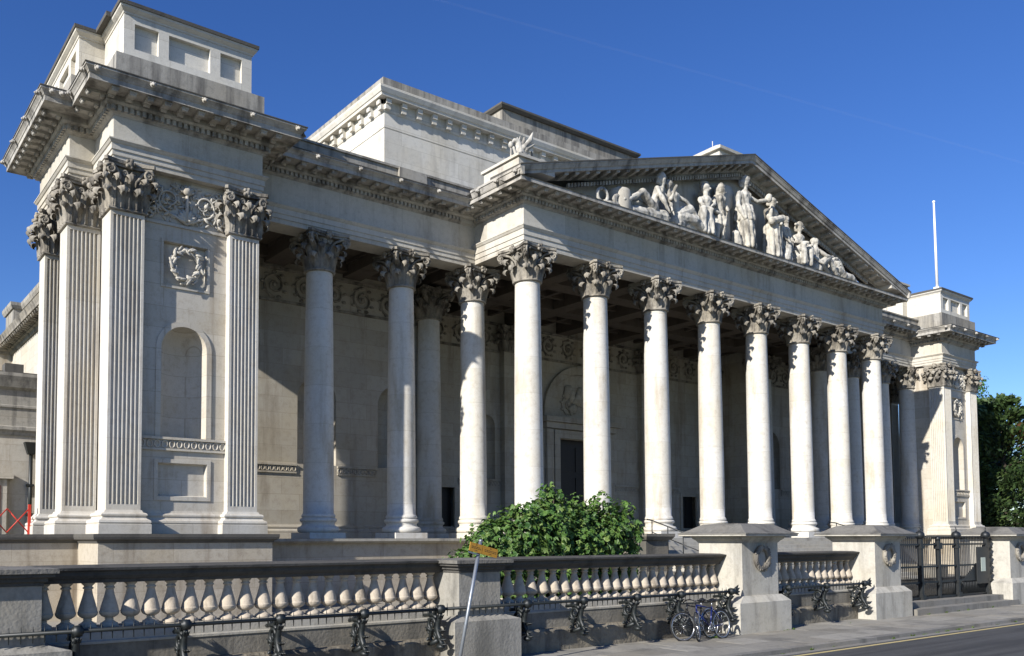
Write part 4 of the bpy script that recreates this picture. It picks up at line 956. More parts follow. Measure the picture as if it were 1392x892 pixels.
c = torso((0,0,1.5),(0,0,2.1),0.24)+head((0,-0.05,2.5),0.18,(0.6,-0.7,0))+robe((0,0,1.5),(0,0,0.1),0.3,0.36,8)
carve('shaded_figure', c, 'standing figure in the shade behind the stooping one', loc=(9.82,-0.58,ZS), mat=S_ENT)
# altar behind the central figure
mb = MB(); mb.lathe([(0.5,0),(0.5,0.2),(0.36,0.3),(0.33,1.6),(0.5,1.75),(0.62,2.3),(0.5,2.5),(0.2,2.55)], n=20)
for k in range(3):
    a = 2*PI*k/3-1.2; mb.tube([(0.5*math.cos(a),0.25*math.sin(a),0.1),(0.42*math.cos(a),0.25*math.sin(a),1.2),(0.62*math.cos(a),0.3*math.sin(a),2.3)],0.06,6)
mb.xf(lambda p: (p[0], p[1]*0.4, p[2]*1.12)); tag(mb.build('carved_tripod', S_ENT, None, (11.25,-0.56,ZS)), 'carved tripod urn in shade left of the central robed figure', 'carving', 'carved figures in the pediment')
mb = MB()
for k in range(6): mb.tube([(-0.05+0.28*math.cos(a),0.02*k,0.36+0.26*math.sin(a)) for a in [2*PI*i/14 for i in range(14)]] if k == 0 else [(0.75+0.2*math.cos(a)+0.02*k,0,0.36+0.18*math.sin(a)) for a in [2*PI*i/14 for i in range(14)]], 0.075, 6, closed=True)
mb.tube([(0.0,0,0.12),(0.4,0,0.15),(0.9,0,0.12)],0.1,6); tag(mb.build('carved_serpent', S_STAT, None, (3.1,YS-0.1,ZS)), 'carved coils in the narrow left corner of the pediment', 'carving', 'carved figures in the pediment')
mb = MB(); mb.lathe([(0.42,0),(0.46,0.1),(0.46,0.75),(0.4,0.9),(0.12,1.0)], n=18); mb.ball((0,0,0.95),0.14); tag(mb.build('carved_drum', S_ENT, None, (4.25,-0.8,ZS)), 'carved round drum by the feet of the reclining cap wearer', 'carving', 'carved figures in the pediment')
# winged beast on the corner pedestal
c = [((0.35,0,0.25),0.2,(-0.05,0,0.62),0.2),((-0.05,0,0.62),0.18,(-0.1,0,0.95),0.13),((-0.1,0,0.95),0.13,(-0.25,0,0.98),0.09),((-0.25,0,0.98),0.08,(-0.34,0,0.9),0.05),((-0.1,0.06,1.0),0.05,(-0.05,0.08,1.18),0.02),((-0.1,-0.06,1.0),0.05,(-0.05,-0.08,1.18),0.02),
     ((-0.08,-0.12,0.55),0.09,(-0.3,-0.14,0.35),0.07),((-0.3,-0.14,0.35),0.06,(-0.42,-0.14,0.62),0.05),((-0.08,0.12,0.55),0.09,(-0.2,0.14,0.05),0.06),((0.38,-0.15,0.25),0.15,(0.2,-0.17,0.05),0.08),((0.38,0.15,0.25),0.15,(0.2,0.17,0.05),0.08),
     ((0.45,0,0.2),0.06,(0.62,0,0.5),0.04),((0.62,0,0.5),0.04,(0.55,0,0.75),0.05)]
for q in (-1,1): c += [((0.05,q*0.14,0.75),0.09,(0.3,q*0.2,1.05),0.09),((0.3,q*0.2,1.05),0.09,(0.42,q*0.22,1.35),0.04),((0.15,q*0.16,0.7),0.08,(0.48,q*0.2,0.95),0.05)]
o = carve('winged_beast_statue', c, 'small winged beast statue on the corner pedestal at the foot of the pediment', loc=(-0.45,-0.35,14.72), voxel=0.022, group=None)
mb = MB(); mb.tube([(-0.88,-0.35,14.72),(-0.88,-0.35,15.42)],0.035,8); mb.ball((-0.88,-0.35,15.5),0.10,8,6,(1,1,1.3)); tag(mb.build('torch_finial', S_STAT), 'thin stone torch standing before the winged beast', 'finial')

# flagpole
fp = MB(); fp.tube([(34.45,1.0,16.45),(34.4,1.0,19.5),(34.36,1.0,21.8)],[0.085,0.07,0.05],10); fp.ball((34.36,1.0,21.86),0.09,8,6); fp.box(34.3,34.6,0.85,1.15,16.45,16.6)
tag(fp.build('flagpole', WHITE), 'white bare flagpole on top of the far pavilion', 'flagpole')

# ================================================================== STREET FRONT
GZ = -1.09
def structure(mb, name, mat): return tag(mb.build(name, mat), kind='structure')
structure(MB().box(-400,500,-500,700,-3.0,-1.6), 'ground', EARTH)
structure(MB().box(-120,200,-22.0,-12.0,-1.7,-1.19), 'road', ASPH)
structure(MB().box(-120,200,-30,-22.004,-1.7,GZ), 'far_pavement', S_PAVE)
pv = MB(); rnd = random.Random(5)
y_rows = [-11.78,-10.95,-10.15,-9.0]
for r_ in range(3):
    x = -60.0-rnd.random()
    while x < 90:
        w_ = rnd.uniform(0.8,1.2); pv.box(x+0.006,x+w_-0.006,y_rows[r_]+0.006,y_rows[r_+1]-0.006,-1.3,GZ-rnd.uniform(0,0.006)); x += w_
structure(pv, 'pavement', S_PAVE); structure(MB().box(-120,200,-11.79,-8.0,-1.5,GZ-0.018), 'pavement_bed', S_PAVE)
kb = MB(); x = -60.0
while x < 90: w_ = rnd.uniform(0.85,1.15); kb.box(x+0.004,x+w_-0.004,-12.0,-11.79,-1.5,GZ+rnd.uniform(-0.006,0.004)); x += w_
structure(kb, 'kerb', S_KERB)
structure(MB().box(-60,90,-12.42,-12.33,-1.3,-1.185), 'yellow_line', YELLOW)
structure(MB().box(-60,90,-12.20,-12.0,-1.3,-1.186), 'gutter', S_KERB)
structure(MB().box(-60,80,-8.2,6,-1.6,MZ), 'forecourt', S_FORE)
structure(MB().box(7.9,15.7,-9.36,-8.3,-1.4,-0.72), 'gate_step_upper', S_KERB); structure(MB().box(7.95,15.72,-9.72,-9.362,-1.4,-0.90), 'gate_step_lower', S_KERB)

def prof_rect(mb, x0, x1, y0, y1, prof):
    """closed moulding round a rectangle"""
    return mb.run(prof, [(x0,y0),(x1,y0),(x1,y1),(x0,y1)], closed=True)
def wreath_mb(cx, y, cz, r, t):
    mb = MB(); mb.tube([(cx+r*math.cos(2*PI*k/28), y-t*0.5, cz+r*math.sin(2*PI*k/28)) for k in range(28)], t*0.8, 8, closed=True); rr = random.Random(int(cx*10))
    for k in range(70):
        a = 2*PI*k/70; b = rr.uniform(-1,1); mb.ball((cx+(r+b*t*0.75)*math.cos(a), y-t*0.7-rr.uniform(0.1,0.4)*t, cz+(r+b*t*0.75)*math.sin(a)), t*0.42, 6, 5, (1.3,0.6,0.8), Matrix.Rotation(-a, 3, 'Y'))
    return mb
def tall_pier(x0, x1, label):
    cx = (x0+x1)/2; o = empty('gate_pier', (cx,-8.8,GZ), label, 'stone pier', 'tall stone gate piers with wreaths')
    L = (cx,-8.8,GZ); yf, yk = -9.46, -8.1
    b = MB(); b.box(x0-0.42,x1+0.26,yf-0.21,yk+0.2,GZ-0.1,-0.30); lpart(b, 'pier_base', S_DIE, o, L)
    b = MB(); b.frustum((x0-0.42,x1+0.26,yf-0.21,yk+0.2),(x0-0.06,x1+0.06,yf-0.06,yk+0.06),-0.298,-0.13); b.box(x0,x1,yf,yk,-0.20,1.32); die = lpart(b, 'pier_shaft', S_DIE, o, L)
    b = MB(); prof_rect(b, x0, x1, yf, yk, [(-0.3,1.27),(0.02,1.28),(0.05,1.33),(0.12,1.38),(0.14,1.44),(0.36,1.45),(0.38,1.46),(0.38,1.50),(-0.3,1.50)]); cp = lpart(b, 'pier_cornice', S_DIE, o, L)
    b = MB(); prof_rect(b, x0, x1, yf, yk, [(-0.45,1.502),(0.40,1.502),(0.40,1.53),(0.30,1.56),(0.16,1.63),(0.0,1.73),(-0.1,1.78),(-0.45,1.80)]); b.box(x0+0.35,x1-0.35,yf+0.35,yk-0.35,1.5,1.80); lpart(b, 'pier_cap', S_CAP, o, L)
    b = wreath_mb(cx+0.02, yf, 0.86, 0.285, 0.085); lpart(b, 'carved_wreath', S_SOOT, o, L)
    return o
tall_pier(-0.88, 0.74, 'tall wreathed stone pier with the bicycles leaning at its foot')
tall_pier(5.92, 7.48, 'tall wreathed stone pier at the near side of the iron gate')
tall_pier(15.72, 17.35, 'tall wreathed stone pier at the far side of the iron gate')
def low_pier(x0, x1, label):
    cx = (x0+x1)/2; o = empty('fence_pier', (cx,-9,GZ), label, 'stone pier', 'low piers of the balustrade'); L = (cx,-9,GZ); yf, yk = -9.4, -8.3
    b = MB(); b.box(x0-0.26,x1+0.40,yf-0.2,yk+0.1,GZ-0.1,-0.26); b.frustum((x0-0.26,x1+0.40,yf-0.2,yk+0.1),(x0-0.05,x1+0.05,yf-0.05,yk+0.05),-0.258,-0.16); lpart(b, 'pier_base', S_LOW, o, L)
    b = MB(); b.box(x0,x1,yf,yk,-0.17,0.74); b.box(x0-0.05,x1+0.05,yf-0.05,yk+0.02,-0.168,-0.02); lpart(b, 'pier_shaft', S_LOW, o, L)
    b = MB(); prof_rect(b, x0, x1, yf, yk, [(-0.3,0.71),(0.02,0.715),(0.02,0.76),(0.07,0.78),(0.07,0.83),(0.15,0.85),(0.15,0.90),(-0.3,0.90)]); lpart(b, 'pier_moulding', S_COPE, o, L)  # black stone puts the cap overhang's shade into the moulding's colour
    b = MB(); prof_rect(b, x0, x1, yf, yk, [(-0.5,0.902),(0.2,0.902),(0.2,0.97),(-0.5,1.0)]); b.box(x0+0.4,x1-0.4,yf+0.4,yk-0.4,0.9,0.999); lpart(b, 'pier_cap', S_CAP, o, L)
    return o
low_pier(-10.25,-9.17,'low stone pier behind the leaning orange sign'); low_pier(-19.35,-18.10,'low stone pier in the bottom left corner of the frame')

BP = [(0.13,0.0),(0.13,0.04),(0.105,0.052),(0.075,0.075),(0.058,0.095),(0.066,0.105),(0.066,0.118),(0.055,0.124),(0.085,0.135),(0.122,0.158),(0.144,0.19),(0.150,0.222),(0.150,0.232),(0.142,0.236),(0.140,0.255),(0.130,0.30),(0.112,0.37),(0.092,0.44),(0.074,0.51),(0.062,0.57),(0.058,0.60),(0.078,0.608),(0.078,0.632),(0.06,0.638),(0.064,0.655),(0.095,0.685),(0.10,0.703)]
bal_data = None
def bay(x0, x1, label, pitch=0.335):
    global bal_data
    cx = (x0+x1)/2; L = (cx,-8.6,GZ); o = empty('stone_balustrade', L, label, 'balustrade', 'stone balustrades along the pavement')
    b = MB(); b.run([(0,GZ-0.1),(0.02,-0.66),(-0.04,-0.60),(-0.7,-0.60),(-0.7,GZ-0.1)], [(x0,-9.10),(x1,-9.10)]); lpart(b, 'rough_plinth', S_ROUGH, o, L)
    b = MB(); b.run([(0,-0.599),(0.0,-0.26),(-0.55,-0.26),(-0.55,-0.599)], [(x0,-8.93),(x1,-8.93)]); lpart(b, 'dark_course', S_FW, o, L)
    b = MB(); b.run([(0.05,-0.258),(0.05,-0.22),(0.02,-0.20),(0.0,-0.03),(-0.02,-0.012),(-0.62,-0.012),(-0.62,-0.258)], [(x0,-8.90),(x1,-8.90)]); lpart(b, 'pale_course', S_CRS, o, L)
    b = MB(); b.run([(-0.10,0.705),(0.10,0.705),(0.12,0.76),(0.16,0.78),(0.21,0.83),(0.22,0.89),(0.30,0.915),(0.31,0.955),(0.10,0.985),(-0.48,0.985),(-0.48,0.705)], [(x0,-8.68),(x1,-8.68)]); lpart(b, 'coping', S_COPE, o, L)
    n = int((x1-x0-0.12)/pitch); 
    if bal_data is None:
        mb = MB().lathe([(r*1.06, z) for r, z in BP], n=24); mb.box(-0.12,0.12,-0.12,0.12,-0.011,0.001); p_ = mb.build('baluster', S_BAL, o); bal_data = p_
        p_.location = (x0+(x1-x0)*0.5/n-L[0], -8.63-L[1], -L[2])
        rng = range(1, n)
    else: rng = range(n)
    for i in rng:
        c = bal_data.copy(); COL.objects.link(c); c.parent = o
        c.location = (x0+(x1-x0)*(i+0.5)/n-L[0], -8.63-L[1], -L[2]); c.rotation_euler = (0,0,random.uniform(0,3))*0 if False else (0,0,0)
    return o
bay(-18.10,-10.25,'long black topped balustrade from the left corner to the sign'); bay(-9.17,-0.88,'long black topped balustrade in front of the leafy bush'); bay(0.74,5.92,'short black topped balustrade between the two tall wreathed piers')

# iron guard rails on scrolled brackets
def bracket_mb():
    mb = MB()                                                    # local: rail at the origin, wall towards +y
    mb.tube([(-0.06,0,0),(0.06,0,0)],0.085,14); mb.tube([(-0.085,0,0),(0.085,0,0)],0.05,10); mb.ball((0,0,0.0),0.09,10,7)
    st_ = [(0,0.0,-0.05),(0,0.03,-0.14),(0,0.09,-0.26),(0,0.11,-0.38),(0,0.07,-0.50),(0,0.0,-0.60),(0,-0.05,-0.68),(0,-0.02,-0.74),(0,0.06,-0.74)]
    mb.tube(st_, [0.04,0.048,0.058,0.064,0.058,0.05,0.046,0.042,0.03], 8)
    def spiral(c, r, n, a0, th, turns=1.6, sg=1):
        mb.tube([(0, c[0]+r*(1-0.8*k/n)*math.cos(a0+sg*turns*2*PI*k/n), c[1]+r*(1-0.8*k/n)*math.sin(a0+sg*turns*2*PI*k/n)) for k in range(n+1)], [th*(1-0.5*k/n) for k in range(n+1)], 6)
    spiral((0.27,-0.30),0.17,22,PI,0.045); spiral((0.25,-0.58),0.13,20,PI,0.04,1.5,-1); spiral((0.38,-0.46),0.08,14,0,0.03)
    mb.tube([(0,0.08,-0.2),(0,0.25,-0.12),(0,0.55,-0.16)],[0.05,0.04,0.04],6); mb.tube([(0,0.1,-0.62),(0,0.3,-0.70),(0,0.56,-0.72)],[0.05,0.045,0.05],6)
    for p, d in (((0.10,-0.20),(-0.15,0.10)),((0.20,-0.14),(-0.02,0.18)),((0.34,-0.17),(0.08,0.16)),((0.06,-0.42),(-0.17,0.02)),((0.03,-0.55),(-0.16,-0.04)),((0.30,-0.45),(0.17,0.06)),((0.40,-0.60),(0.10,-0.14)),((0.0,-0.66),(-0.15,-0.02))):
        p = Vector((0,p[0],p[1])); d = Vector((0,d[0],d[1])); q = Vector((0,-d.z,d.y))
        for sx in (-0.05,0,0.05): mb.tube([p, p+d*0.6+q*0.12+Vector((sx*0.7,0,0)), p+d*1.0+Vector((sx,0,0))],[0.034,0.024,0.004],6)
    mb.ball((0,0.0,-0.73),0.085,9,6,(1,1.3,0.7)); mb.box(-0.05,0.05,0.50,0.66,-0.78,-0.66)
    return mb
def guard_rail(x0, x1, xs, label, yr=-9.52, flourish=True):
    L = ((x0+x1)/2, yr, 0.0); o = empty('iron_guard_rail', (L[0],yr,GZ), label, 'guard rail', 'iron guard rails in front of the balustrade'); Lz = (L[0],yr,GZ)
    b = MB(); b.tube([(x0,yr,0.02),(x1,yr,0.02)],0.032,8)
    x = x0+0.06
    while x < x1-0.04:
        b.tube([(x,yr,-0.12),(x,yr,0.02),(x,yr,0.13)],[0.006,0.013,0.004],5); x += 0.163
    if flourish:
        for k in range(4): a = 0.5*k-0.6; b.tube([(x1,yr,0.02),(x1+0.12*math.cos(a),yr-0.02,0.02+0.10*math.sin(a)),(x1+0.26*math.cos(a*0.8),yr,0.02+0.2*math.sin(a))],[0.045,0.04,0.01],6)
    lpart(b, 'spiked_bar', IRON, o, Lz)
    pr = None
    for x in xs:
        if pr is None: pr = bracket_mb().build('scroll_bracket', IRON, o); c = pr
        else: c = pr.copy(); COL.objects.link(c); c.parent = o
        c.location = (x-Lz[0], 0, 0.02-GZ)
    return o
guard_rail(-19.6,-10.76,[-17.61,-15.93,-14.25,-12.55,-10.80],'spiked black iron rail on scroll brackets before the leftmost balustrade', flourish=False)
guard_rail(-10.70,-1.35,[-8.52,-6.84,-5.07,-3.47,-1.45],'spiked black iron rail running past the orange sign to the bicycles')
guard_rail(1.05,5.30,[1.15,3.05,5.16],'short spiked black iron rail between the two tall wreathed piers')

# ------------------------------------------------------------------ gate
gl = (11.6,-8.9,-0.72); gate = empty('iron_gate', gl, 'closed black iron gate of tall bars between wreathed stone piers', 'gate')
def gpart(mb, name, mat=GATEM): return lpart(mb, name, mat, gate, gl)
for x in (8.05,10.0,12.7,15.1):
    b = MB(); b.box(x-0.07,x+0.07,-8.97,-8.83,-0.72,1.35); b.ball((x,-8.9,1.48),0.16,10,8,(1,1,0.95)); b.tube([(x,-8.9,1.55),(x,-8.9,1.78)],[0.05,0.008],6); b.box(x-0.11,x+0.11,-9.01,-8.79,-0.72,-0.55); b.box(x-0.10,x+0.10,-9.0,-8.8,-0.22,-0.12); b.box(x-0.10,x+0.10,-9.0,-8.8,1.02,1.12); gpart(b, 'gate_post')
b = MB(); b.box(11.24,11.36,-8.96,-8.84,-0.72,1.3); b.box(11.16,11.44,-9.0,-8.82,1.0,1.22); b.ball((11.3,-8.9,1.36),0.10,8,6); gpart(b, 'meeting_stile')
for xa, xb in ((8.12,9.93),(10.07,11.24),(11.36,12.63),(12.77,15.03)):
    b = MB()
    for z in (1.16,0.40,-0.14,-0.66): b.box(xa,xb,-8.93,-8.87,z-0.03,z+0.03)
    b.box(xa,xb,-8.92,-8.88,1.41,1.44)
    n = max(2, int((xb-xa)/0.125))
    for i in range(1, n):
        x = xa+(xb-xa)*i/n; b.tube([(x,-8.9,-0.68),(x,-8.9,1.36)],0.013,6); b.tube([(x,-8.9,1.36),(x,-8.9,1.47)],[0.024,0.004],6)
        x2 = x-(xb-xa)/n/2; b.tube([(x2,-8.9,-0.68),(x2,-8.9,-0.05)],0.013,6); b.tube([(x2,-8.9,-0.05),(x2,-8.9,0.03)],[0.022,0.004],6)
    gpart(b, 'gate_leaf')
b = MB(); b.box(7.55,8.0,-8.95,-8.85,-0.1,1.05); gpart(b, 'side_panel')
b = MB(); b.box(14.15,14.98,-8.99,-8.94,-0.30,1.05); gpart(b, 'notice_case')
b = MB(); b.box(14.42,14.78,-9.0,-8.992,0.15,0.66); gpart(b, 'notice_sheet', PAPER)
b = MB()
for k in range(12):
    a = PI*(1.0+0.5*k/11); x_ = 13.0+1.2*(k/11); b.box(x_-0.05,x_+0.05,-8.92,-8.88,-0.11,-0.10+0.55*(k/11)**1.5)
gpart(b, 'curved_stay')
for z in (0.1,0.7):
    pass
b = MB()
for k in range(7): z = -0.6+0.3*k; b.ball((15.36,-8.9,z+0.1),0.14,8,6,(0.8,0.6,1.1)); b.tube([(15.2,-8.9,z),(15.45,-8.95,z+0.12),(15.3,-8.9,z+0.24)],0.05,6)
b.box(15.2,15.3,-8.95,-8.85,-0.72,1.5); gpart(b, 'scroll_standard')

# ------------------------------------------------------------------ sign, bicycles, small things
sg = empty('direction_sign', (-11.23,-10.6,GZ), 'leaning grey pole carrying two small orange sign plates', 'street sign'); sg.rotation_euler = (0, R(13.2), 0)
b = MB(); b.tube([(0,0,-0.1),(0,0,2.50)],0.034,12); b.ball((0.0,0,2.52),0.035,8,6); b.build('pole', GREYM, sg)
for k, (xa, xb) in enumerate(((-0.27,0.035),(0.05,0.41))):
    b = MB(); b.box(xa,xb,-0.055,-0.043,2.275,2.44); pl = b.build('sign_plate', ORANGE, sg)
    b = MB(); w_ = xb-xa; m_ = (xa+xb)/2; rr = random.Random(k)
    b.add([(m_-0.018,-0.0565,2.405),(m_+0.018,-0.0565,2.405),(m_,-0.0565,2.43),(m_-0.018,-0.0555,2.405),(m_+0.018,-0.0555,2.405),(m_,-0.0555,2.43)], [(0,1,2),(3,5,4),(0,3,4,1),(1,4,5,2),(2,5,3,0)])
    for z, segs in ((2.372,3),(2.345,4)):
        x = xa+0.04
        while x < xb-0.05: l_ = rr.uniform(0.02,0.055); b.box(x,min(x+l_,xb-0.03),-0.0565,-0.0553,z-0.006,z+0.006); x += l_+0.014
    b.box(m_-0.03,m_+0.02,-0.0565,-0.0553,2.305,2.312); b.add([(m_+0.02,-0.0565,2.298),(m_+0.045,-0.0565,2.308),(m_+0.02,-0.0565,2.319),(m_+0.02,-0.0555,2.298),(m_+0.045,-0.0555,2.308),(m_+0.02,-0.0555,2.319)], [(0,1,2),(3,5,4),(0,3,4,1),(1,4,5,2),(2,5,3,0)])
    b.build('lettering', BLACKP, pl)
b = MB(); b.box(-0.27,-0.02,-0.042,-0.036,2.235,2.262); b.box(-0.05,0.09,-0.042,0.04,2.30,2.33); b.box(-0.05,0.09,-0.042,0.04,2.39,2.42); b.build('clamp', GREYM, sg)

def bicycle(loc, rz, lean, paint, label, fork_paint, steer):
    o = empty('bicycle', loc, label, 'bicycle', 'bicycles leaning on the iron rail'); o.rotation_euler = (lean, 0, rz)
    Rw = 0.345
    def wheel(x, name, par, z=Rw):
        w = MB().tube([(Rw*math.cos(2*PI*k/36), 0, Rw*math.sin(2*PI*k/36)) for k in range(36)], 0.019, 8, closed=True); wo = w.build(name, TYRE, par); wo.location = (x,0,z)
        q = MB().tube([((Rw-0.026)*math.cos(2*PI*k/36), 0, (Rw-0.026)*math.sin(2*PI*k/36)) for k in range(36)], 0.014, 6, closed=True); q.tube([(0,-0.05,0),(0,0.05,0)],0.022,8)
        for k in range(24): a = 2*PI*k/24; q.tube([(0.02*math.cos(a),0.03*(-1)**k,0.02*math.sin(a)),((Rw-0.03)*math.cos(a+0.2),0,(Rw-0.03)*math.sin(a+0.2))],0.0018,3)
        q.build('rim', CHROME, wo); return wo
    wheel(0.52, 'wheel', o)
    f = MB(); bb = (0.08,0,0.30); sc = (0.22,0,0.80); hd = (-0.36,0,0.86); hb = (-0.39,0,0.72); rx = (0.52,0,Rw)
    for a_, b_, r_ in ((bb,sc,0.017),(bb,hb,0.019),((0.20,0,0.76),hd,0.017),(hd,hb,0.021)): f.tube([a_,b_],r_,8)
    for q in (-1,1): f.tube([bb,(0.3,q*0.05,0.32),(rx[0],q*0.06,rx[2])],0.011,6); f.tube([(0.21,q*0.02,0.77),(0.35,q*0.05,0.58),(rx[0],q*0.06,rx[2])],0.009,6)
    f.build('frame', paint, o)
    s_ = MB(); s_.tube([sc,(0.24,0,0.92)],0.013,8); s_.build('seat_post', CHROME, o)
    s_ = MB(); s_.ball((0.30,0,0.95),0.10,10,6,(1.0,0.85,0.4)); s_.tube([(0.30,0,0.955),(0.10,0,0.95)],[0.06,0.022],8); s_.build('saddle', BLACKF, o)
    fk = empty_child('front_fork', o, (-0.40,0,0.70), (0,0,steer), fork_paint)
    wheel(-0.13, 'wheel', fk, Rw-0.70)
    k_ = MB(); k_.tube([(0.05,0,0.16),(0.03,0,0.28)],0.014,8)
    k_.tube([(0.04,-0.28,0.26),(0.0,-0.2,0.30),(0.02,0,0.28),(0.0,0.2,0.30),(0.04,0.28,0.26)],0.012,8); k_.tube([(0.04,-0.28,0.26),(0.10,-0.30,0.25)],0.016,8); k_.tube([(0.04,0.28,0.26),(0.10,0.30,0.25)],0.016,8); k_.build('handlebar', BLACKF, fk)
    g = MB(); g.tube([(bb[0]+0.09*math.cos(2*PI*k/20),-0.05,bb[2]+0.09*math.sin(2*PI*k/20)) for k in range(20)],0.008,5,closed=True); g.tube([(bb[0],-0.06,bb[2]),(bb[0]-0.05,-0.075,bb[2]+0.16)],0.011,6); g.tube([(bb[0],0.06,bb[2]),(bb[0]+0.05,0.075,bb[2]-0.16)],0.011,6)
    for a in range(5): an = 2*PI*a/5; g.tube([(bb[0],-0.05,bb[2]),(bb[0]+0.09*math.cos(an),-0.05,bb[2]+0.09*math.sin(an))],0.008,5)
    g.build('crank_set', CHROME, o)
    p = MB(); p.box(bb[0]-0.10,bb[0]-0.01,-0.13,-0.075,bb[2]+0.15,bb[2]+0.17); p.box(bb[0]+0.01,bb[0]+0.10,0.075,0.13,bb[2]-0.17,bb[2]-0.15); p.build('pedal', BLACKF, o)
    m_ = MB().tube([(0.52+0.385*math.cos(a),0,Rw+0.385*math.sin(a)) for a in [R(10+10*k) for k in range(17)]],0.02,6); m_.build('mudguard', BLACKF if paint is BLUE else CHROME, o)
    return o
def empty_child(name, par, loc, rot, paint):
    k = MB()
    for q in (-1,1): k.tube([(0.03,q*0.05,0.0),(0.0,q*0.052,-0.15),(-0.13,q*0.05,-0.355)],[0.013,0.012,0.008],6)
    k.tube([(0.03,-0.05,0.0),(0.03,0.05,0.0)],0.014,6); k.tube([(0.03,0,0.0),(0.05,0,0.18)],0.016,8)
    o = k.build(name, paint, par); o.location = loc; o.rotation_euler = rot; return o
bicycle((-2.86,-9.88,GZ), 0.0, R(-7), BLUE, 'blue framed bicycle leaning nearest the pavement edge', CHROME, R(28))
bicycle((-3.06,-9.70,GZ), R(2), R(-5), BLACKF, 'black bicycle half hidden behind the blue one', BLACKF, R(-18))

hr_l = ('thin black stair handrail rising beside the bush', 'thin black stair handrail on the far side of the steps')
for x, lb in ((5.4, hr_l[0]), (18.5, hr_l[1])):
    L = (x,-2.1,MZ); o = empty('stair_handrail', L, lb, 'handrail', 'handrails on the entrance steps')
    top = [(x,-0.95,2.12),(x,-1.2,2.08),(x,-3.35,1.38)]
    b = MB(); b.tube(top,0.025,8); b.tube([(p[0],p[1],p[2]-0.45) for p in top[1:]],0.018,8); lpart(b, 'rail', IRON, o, L)
    for y in (-1.2,-1.95,-2.65,-3.35):
        zt = 2.08-(-1.2-y)/2.15*0.70; b = MB(); b.tube([(x,y,zt-1.05),(x,y,zt)],0.02,8); lpart(b, 'post', IRON, o, L)
# red barrier on the terrace at the left
L = (-16.0,6.0,1.545); o = empty('folding_barrier', L, 'red folding lattice barrier on the terrace at the left edge', 'barrier')
b = MB()
for k in range(4):
    x0_ = -17.9+0.62*k
    b.tube([(x0_,6.0,1.62),(x0_+0.62,6.0,2.36)],0.020,6); b.tube([(x0_+0.62,6.04,1.62),(x0_,6.04,2.36)],0.020,6)
lpart(b, 'lattice', REDM, o, L)
for x in (-17.95,-15.40): b = MB(); b.box(x-0.04,x+0.04,5.96,6.06,1.55,2.50); lpart(b, 'post', REDM, o, L)

# ================================================================== PLANTS
def leaf_cloud(mb, blobs, n, size, shape, rnd, shell=0.55, droop=0.3):
    """many small leaves spread through the volume of several ellipsoids, thicker towards the outside"""
    wts = [b[3]*b[4]*b[5] for b in blobs]
    for i in range(n):
        cx, cy, cz, rx, ry, rz = rnd.choices(blobs, wts)[0]
        d = Vector((rnd.gauss(0,1), rnd.gauss(0,1), rnd.gauss(0,1))).normalized(); q = (shell+(1-shell)*rnd.random())*rnd.choice((1,1,1,1.08,0.9))
        p = Vector((cx+d.x*rx*q, cy+d.y*ry*q, cz+d.z*rz*q))
        nrm = (d*0.8+Vector((rnd.uniform(-1,1), rnd.uniform(-1,1), rnd.uniform(-0.2,1.0)))*0.8).normalized()
        a = Vector((0,0,-1))*droop+Vector((rnd.uniform(-1,1), rnd.uniform(-1,1), rnd.uniform(-0.6,0.6))); u = (a-nrm*a.dot(nrm)).normalized(); v = nrm.cross(u); s = size*rnd.uniform(0.6,1.25)
        pts = [p+u*x*s+v*y*s+nrm*z*s for x, y, z in shape]
        mb.add(pts, [tuple(range(len(pts)))] if len(pts) < 5 else [(0,1,2,3),(0,3,4,5)] if len(pts) == 6 else [(0,1,2),(0,2,3),(0,3,4),(0,4,5),(0,5,6),(0,6,7)], False)
FIG = [(0,0,0.0),(0.1,0.42,0.06),(0.55,0.55,-0.05),(0.62,0.22,0.08),(1.1,0.0,-0.12),(0.62,-0.22,0.08),(0.55,-0.55,-0.05),(0.1,-0.42,0.06)]
SPR = [(0,0.0,0),(0.35,0.22,0.05),(1.0,0.03,-0.1),(0.35,-0.22,0.05)]
rnd = random.Random(11)
bl = [(-6.5,-5.0,0.5,0.8,0.9,0.75),(-5.7,-5.0,0.9,0.9,1.0,1.1),(-4.9,-5.0,1.2,0.95,1.1,1.15),(-4.0,-5.0,1.45,0.85,1.1,1.15),(-3.4,-4.9,1.75,0.6,0.9,1.15),(-2.9,-5.0,1.3,0.95,1.1,1.2),(-2.0,-5.0,1.35,0.85,1.1,1.15),(-1.45,-5.0,1.55,0.75,1.0,1.2),(-0.85,-5.0,1.4,0.62,0.9,1.15),(-0.6,-5.0,0.7,0.45,0.8,0.9),(-3.5,-5.2,0.0,3.2,0.9,0.9),(-6.9,-5.1,0.1,0.5,0.7,0.6),
      (-5.1,-5.6,2.15,0.35,0.4,0.3),(-1.75,-5.2,2.55,0.3,0.4,0.35),(-0.75,-5.3,2.3,0.3,0.4,0.3),(-3.55,-5.0,2.75,0.28,0.4,0.3),(-0.3,-5.2,1.6,0.25,0.4,0.4),(-6.2,-5.3,1.5,0.3,0.4,0.3),(-2.6,-5.1,2.45,0.25,0.3,0.3)]
bush = empty('leafy_bush', (-3.5,-5.0,MZ), 'big green bush with large lobed leaves behind the balustrade', 'bush'); bL = (-3.5,-5.0,MZ)
mb = MB(); leaf_cloud(mb, bl, 10500, 0.16, FIG, rnd, 0.62, 0.35); lpart(mb, 'foliage', LEAF, bush, bL)
mb = MB()
